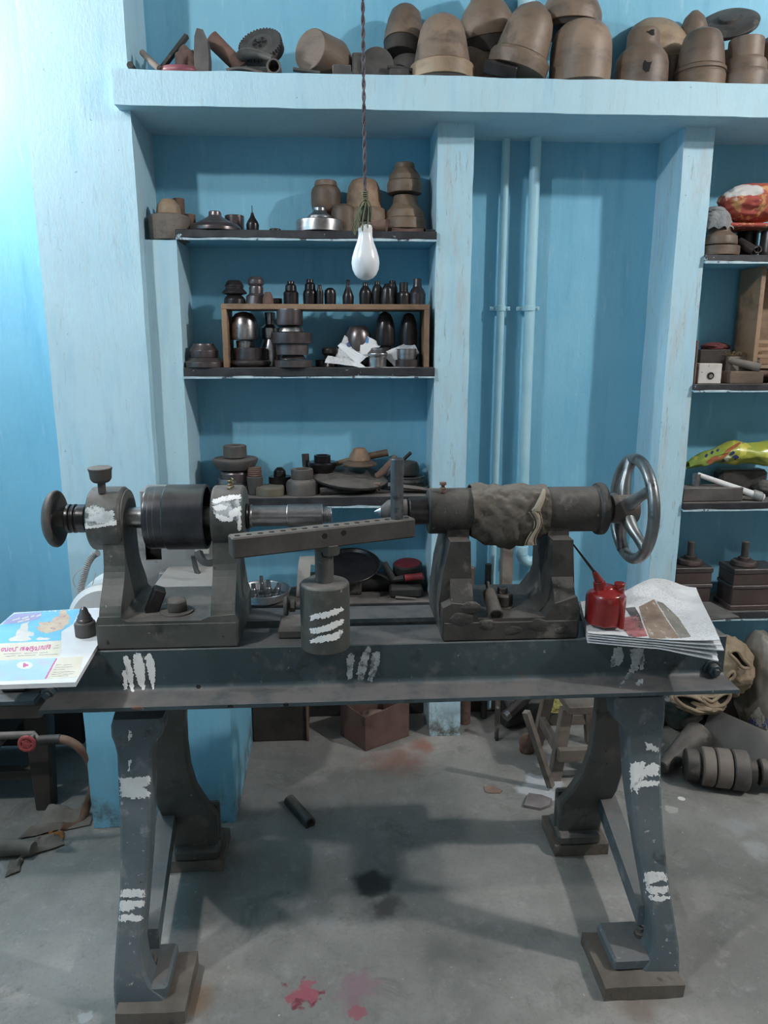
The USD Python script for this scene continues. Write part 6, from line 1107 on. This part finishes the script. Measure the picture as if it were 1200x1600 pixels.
p = az(773, 1150, 0); add('iron_block', 'thin black upright bar in front of the brown post', 'bar', (cbox(p[0]-.006, p[0]+.006, 2.42, 2.44, .001, .13, .001), GREASE))
q0, q1 = at(789, 1120, 2.46), at(815, 1096, 2.50); add('tube_cutting', 'dark steel tube with a bright cut end under the bed', 'tube', [('tube', rod(q0, q1+(q1-q0)*.6, R(8, 800, 1110, 2.48), seg=24), STEELD), ('bright_end', rod(q0+(q0-q1)*.02, q0+(q1-q0)*.2, R(8.3, 800, 1110, 2.48), seg=24, hole=None), STEEL)])
p = az(815, 1158, 0); add('motor', 'black round motor lump lying behind the stool', 'motor', (cat(rod((p[0]-.05, p[1]+.11, .06), (p[0]+.09, p[1]+.15, .062), .058, seg=28, b=.006)), RUBBER))
p = az(825, 1180, 0); add('iron_casting', 'small rusty cast foot with a pale edge near the stool', 'iron foot', (blob((p[0], p[1]+.02, .03), (.028, .022, .045), .25, 2.4, 6, 3, -.03), RUST))
add('rubber_sheet', 'black rubber sheet leaning under the lowest shelf', 'shade panel', (cbox(-.30, .318, 2.645, 2.662, .001, .40, .002), RUBBER))  # no sheet stands here: black panel added to carry the shade
add('dark_board', 'dark board leaning against the wall behind the iron posts', 'board', (cbox(.44, 1.10, 2.575 if False else 2.645, 2.662, .001, .34, .002), DARKW))  # panel added to darken the gap where shaded clutter stands
add('dark_board', 'dark board leaning against the wall behind the sacks', 'board', (cbox(1.21, 2.38, 2.645, 2.662, .001, .22, .002), DARKW))  # another added panel, darkening the shaded foot of the wall
# stool
s0, s1 = az(866, 1217, 0), az(957, 1212, 0); ys = s0[1]; zseat = at(900, 1098, ys)[2]
def sleg(x, y, dx, dy, h): return loft([ring4(x-.02, x+.02, y-.015, y+.015, 0.0005, .003), ring4(x-.02+dx, x+.02+dx, y-.015+dy, y+.015+dy, h, .003)])
hh = zseat-.028; w_ = s1[0]-s0[0]
zc1 = at(890, 1178, ys-.02)[2]
add('wooden_stool', 'low rough grey wooden stool behind the right rear leg', 'stool', [('seat', cbox(s0[0]+.025, s1[0]-.02, ys-.03, ys+.24, hh, zseat, .003), WOODG), ('leg', sleg(s0[0], ys, .035, .02, hh), WOODG), ('leg', sleg(s1[0], ys, -.035, .02, hh), WOODG), ('leg', sleg(s0[0], ys+.22, .035, -.02, hh), WOODG), ('leg', sleg(s1[0], ys+.22, -.035, -.02, hh), WOODG),
    ('stretcher', cbox(s0[0]+.0, s1[0], ys-.035, ys-.012, zc1-.022, zc1+.022, .002), WOODG), ('stretcher', cbox(s0[0]+.0, s0[0]+.02, ys, ys+.22, zc1-.02, zc1+.02, .002), WOODG), ('stretcher', cbox(s0[0]+.02, s1[0]-.02, ys+.20, ys+.22, zc1-.02, zc1+.02, .002), WOODG)])
d0, d1 = at(822, 1112, ys-.06), at(858, 1178, ys-.055); add('wooden_batten', 'grey wooden batten leaning against the stool leg', 'batten', (tube([d0, np.array([d1[0]+.01, ys-.06, .012])], .014, 4), WOODG))
p = az(892, 1160, 0); add('straw_heap', 'small heap of yellow straw behind the stool', 'straw', (blob((p[0], 2.56, .04), (.07, .05, .045), .4, 4, 3, 4, -.04), gen('straw', (.22, .20, .06), (.38, .33, .12), 60, .9)))
def flake(label, px, mat, t=.006, nm='paper_scrap', seed=1):
    P = [az(x, y, 0) for x, y in px]; g = Polygon([q[:2] for q in P]); k = ext(g, 'z', .0008, t); add(nm, label, 'scrap', (k, mat))
flake('brown paper scrap on the floor left of the white stain', [(756, 1230), (768, 1228), (785, 1236), (782, 1240), (764, 1240), (758, 1238)], gen('brown_paper', (.20, .13, .10), (.28, .19, .15), 20, .9), .003)
flake('grey torn card beside the right rear foot', [(818, 1262), (826, 1243), (846, 1246), (862, 1252), (858, 1262), (844, 1267)], gen('grey_card', (.15, .13, .13), (.22, .20, .20), 20, .9), .010)
# shaft with rings
e0, e1 = np.array([at(1085, 1186, 2.12)[0], 2.12, .065]), np.array([at(1215, 1200, 2.05)[0], 2.05, .065])
dv = (e1-e0)/np.linalg.norm(e1-e0); Ls = np.linalg.norm(e1-e0); ppx = Ls/130.
def seg_(xa, xb, r, mat, nm='ring', r2=None, b=.004): return (nm, rod(e0+dv*(xa-1085)*ppx, e0+dv*(xb-1085)*ppx, r, r2, 40, b), mat)
add('ringed_shaft', 'shaft with three thick worn rings lying on the floor at right', 'shaft', [seg_(1070, 1092, .050, GREASE, 'end_drum'), seg_(1096, 1116, .062, WOODG), seg_(1118, 1142, .063, WOODG), seg_(1144, 1169, .064, IRON), seg_(1092, 1182, .040, GREASE, 'core', None, .002), seg_(1169, 1187, .016, IRON, 'journal'), seg_(1187, 1200, .044, IRON, 'small_ring'), seg_(1200, 1260, .030, GREASE, 'tail_end')])
k = rod(np.array([at(1036, 1178, 2.16)[0], 2.16, .030]), np.array([at(1092, 1175, 2.30)[0], 2.31, .055]), .022, .055, 28, .004); k.apply_translation([0, 0, .002-k.bounds[0][2]]); add('cone_bar', 'dark conical iron bar behind the ringed shaft', 'bar', (k, GREASE))
k = blob(np.array([at(1066, 1130, 2.45)[0], 2.50, .095]), (.10, .10, .095), .2, 2.2, 11, 4, -.09); add('plastic_sack', 'dark green-black plastic sack in the gloom behind the shaft', 'sack', (k, gen('black_green_plastic', (.008, .018, .016), (.02, .034, .032), 8, .35)), smooth=60)
g0, g1, g2, g3 = at(1112, 1105, 2.33), at(1215, 1150, 2.22), np.array([at(1230, 1190, 2.1)[0], 2.12, .004]), np.array([at(1092, 1165, 2.30)[0], 2.32, .004])
pl_ = sheet(lambda u, v: g0*(1-u)*(1-v)+g1*u*(1-v)+g2*u*v+g3*(1-u)*v, 8, 8, .003); add('metal_sheet', 'grey metal sheet leaning behind the ringed shaft', 'metal sheet', (pl_, gen('dull_sheet', (.085, .085, .082), (.125, .122, .118), 6, .5, .2)))
# hessian bag heap
def bagloop(px, y, r, n=40): return tube([at(x, yy, y+dy) for x, yy, dy in px], r, 10, closed=True)
parts = []
hull = blob(at(1138, 1040, 2.40), (.075, .10, .105), .22, 2.0, 13, 4, None, .3); lower = blob(at(1092, 1092, 2.36), (.095, .08, .045), .2, 2.0, 17, 4, None, .3)
def opening(px, y):
    from scipy.interpolate import splprep, splev
    P = np.array([at(x, yy, y) for x, yy in px]); P = np.vstack([P, P[:1]]); tck, _ = splprep(P.T, s=0, per=1); Q = np.array(splev(np.linspace(0, 1, 50)[:-1], tck)).T
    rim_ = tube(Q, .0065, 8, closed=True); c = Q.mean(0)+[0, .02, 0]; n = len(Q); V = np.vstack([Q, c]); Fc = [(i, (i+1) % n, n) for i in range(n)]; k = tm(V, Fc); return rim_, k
y_b = 2.285
for lab, pts in (('upper', [(1140, 1020), (1150, 1016), (1158, 1024), (1168, 1036), (1172, 1042), (1164, 1044), (1152, 1034), (1144, 1026)]), ('mid', [(1136, 1058), (1146, 1050), (1147, 1055), (1138, 1064), (1135, 1066)]), ('low', [(1055, 1088), (1075, 1087), (1095, 1094), (1110, 1108), (1100, 1112), (1080, 1108), (1062, 1098)]), ('low2', [(1098, 1090), (1112, 1096), (1124, 1088), (1140, 1084), (1132, 1100), (1118, 1104), (1106, 1102)])):
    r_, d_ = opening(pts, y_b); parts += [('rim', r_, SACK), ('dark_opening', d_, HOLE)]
add('hessian_sack', 'crumpled beige hessian sack with gaping folds beyond the bed end', 'sack', [('upper_bag', hull, SACK), ('lower_bag', lower, SACK)]+parts, smooth=60)
add('sack_prop', 'dark crate supporting the hessian sack', 'crate', (cbox(at(1118, 1110, 2.45)[0], at(1160, 1110, 2.45)[0], 2.46, 2.62, .001, .25, .004), DARKW))
k = blob(np.array([at(1188, 1085, 2.42)[0], 2.44, .20]), (.075, .10, .20), .18, 2.0, 21, 4, -.198); GB = gen('grey_plastic_bag', (.13, .12, .10), (.20, .185, .16), 6, .45)
dd = [('label_patch', d, m_) for d, m_ in ((decal([p_], k, 2.5, .6, 4), m_) for p_, m_ in (([(1172, 1118), (1186, 1104), (1194, 1120), (1200, 1140), (1182, 1134)], PLASTW), ([(1168, 1126), (1178, 1122), (1186, 1134), (1180, 1136)], NAVYP), ([(1190, 1132), (1199, 1122), (1200, 1132), (1194, 1138)], NAVYP))) if d is not None]
add('plastic_sack', 'grey-brown plastic sack with white and blue print at the right edge', 'sack', [('bag', k, GB)]+dd, smooth=60)
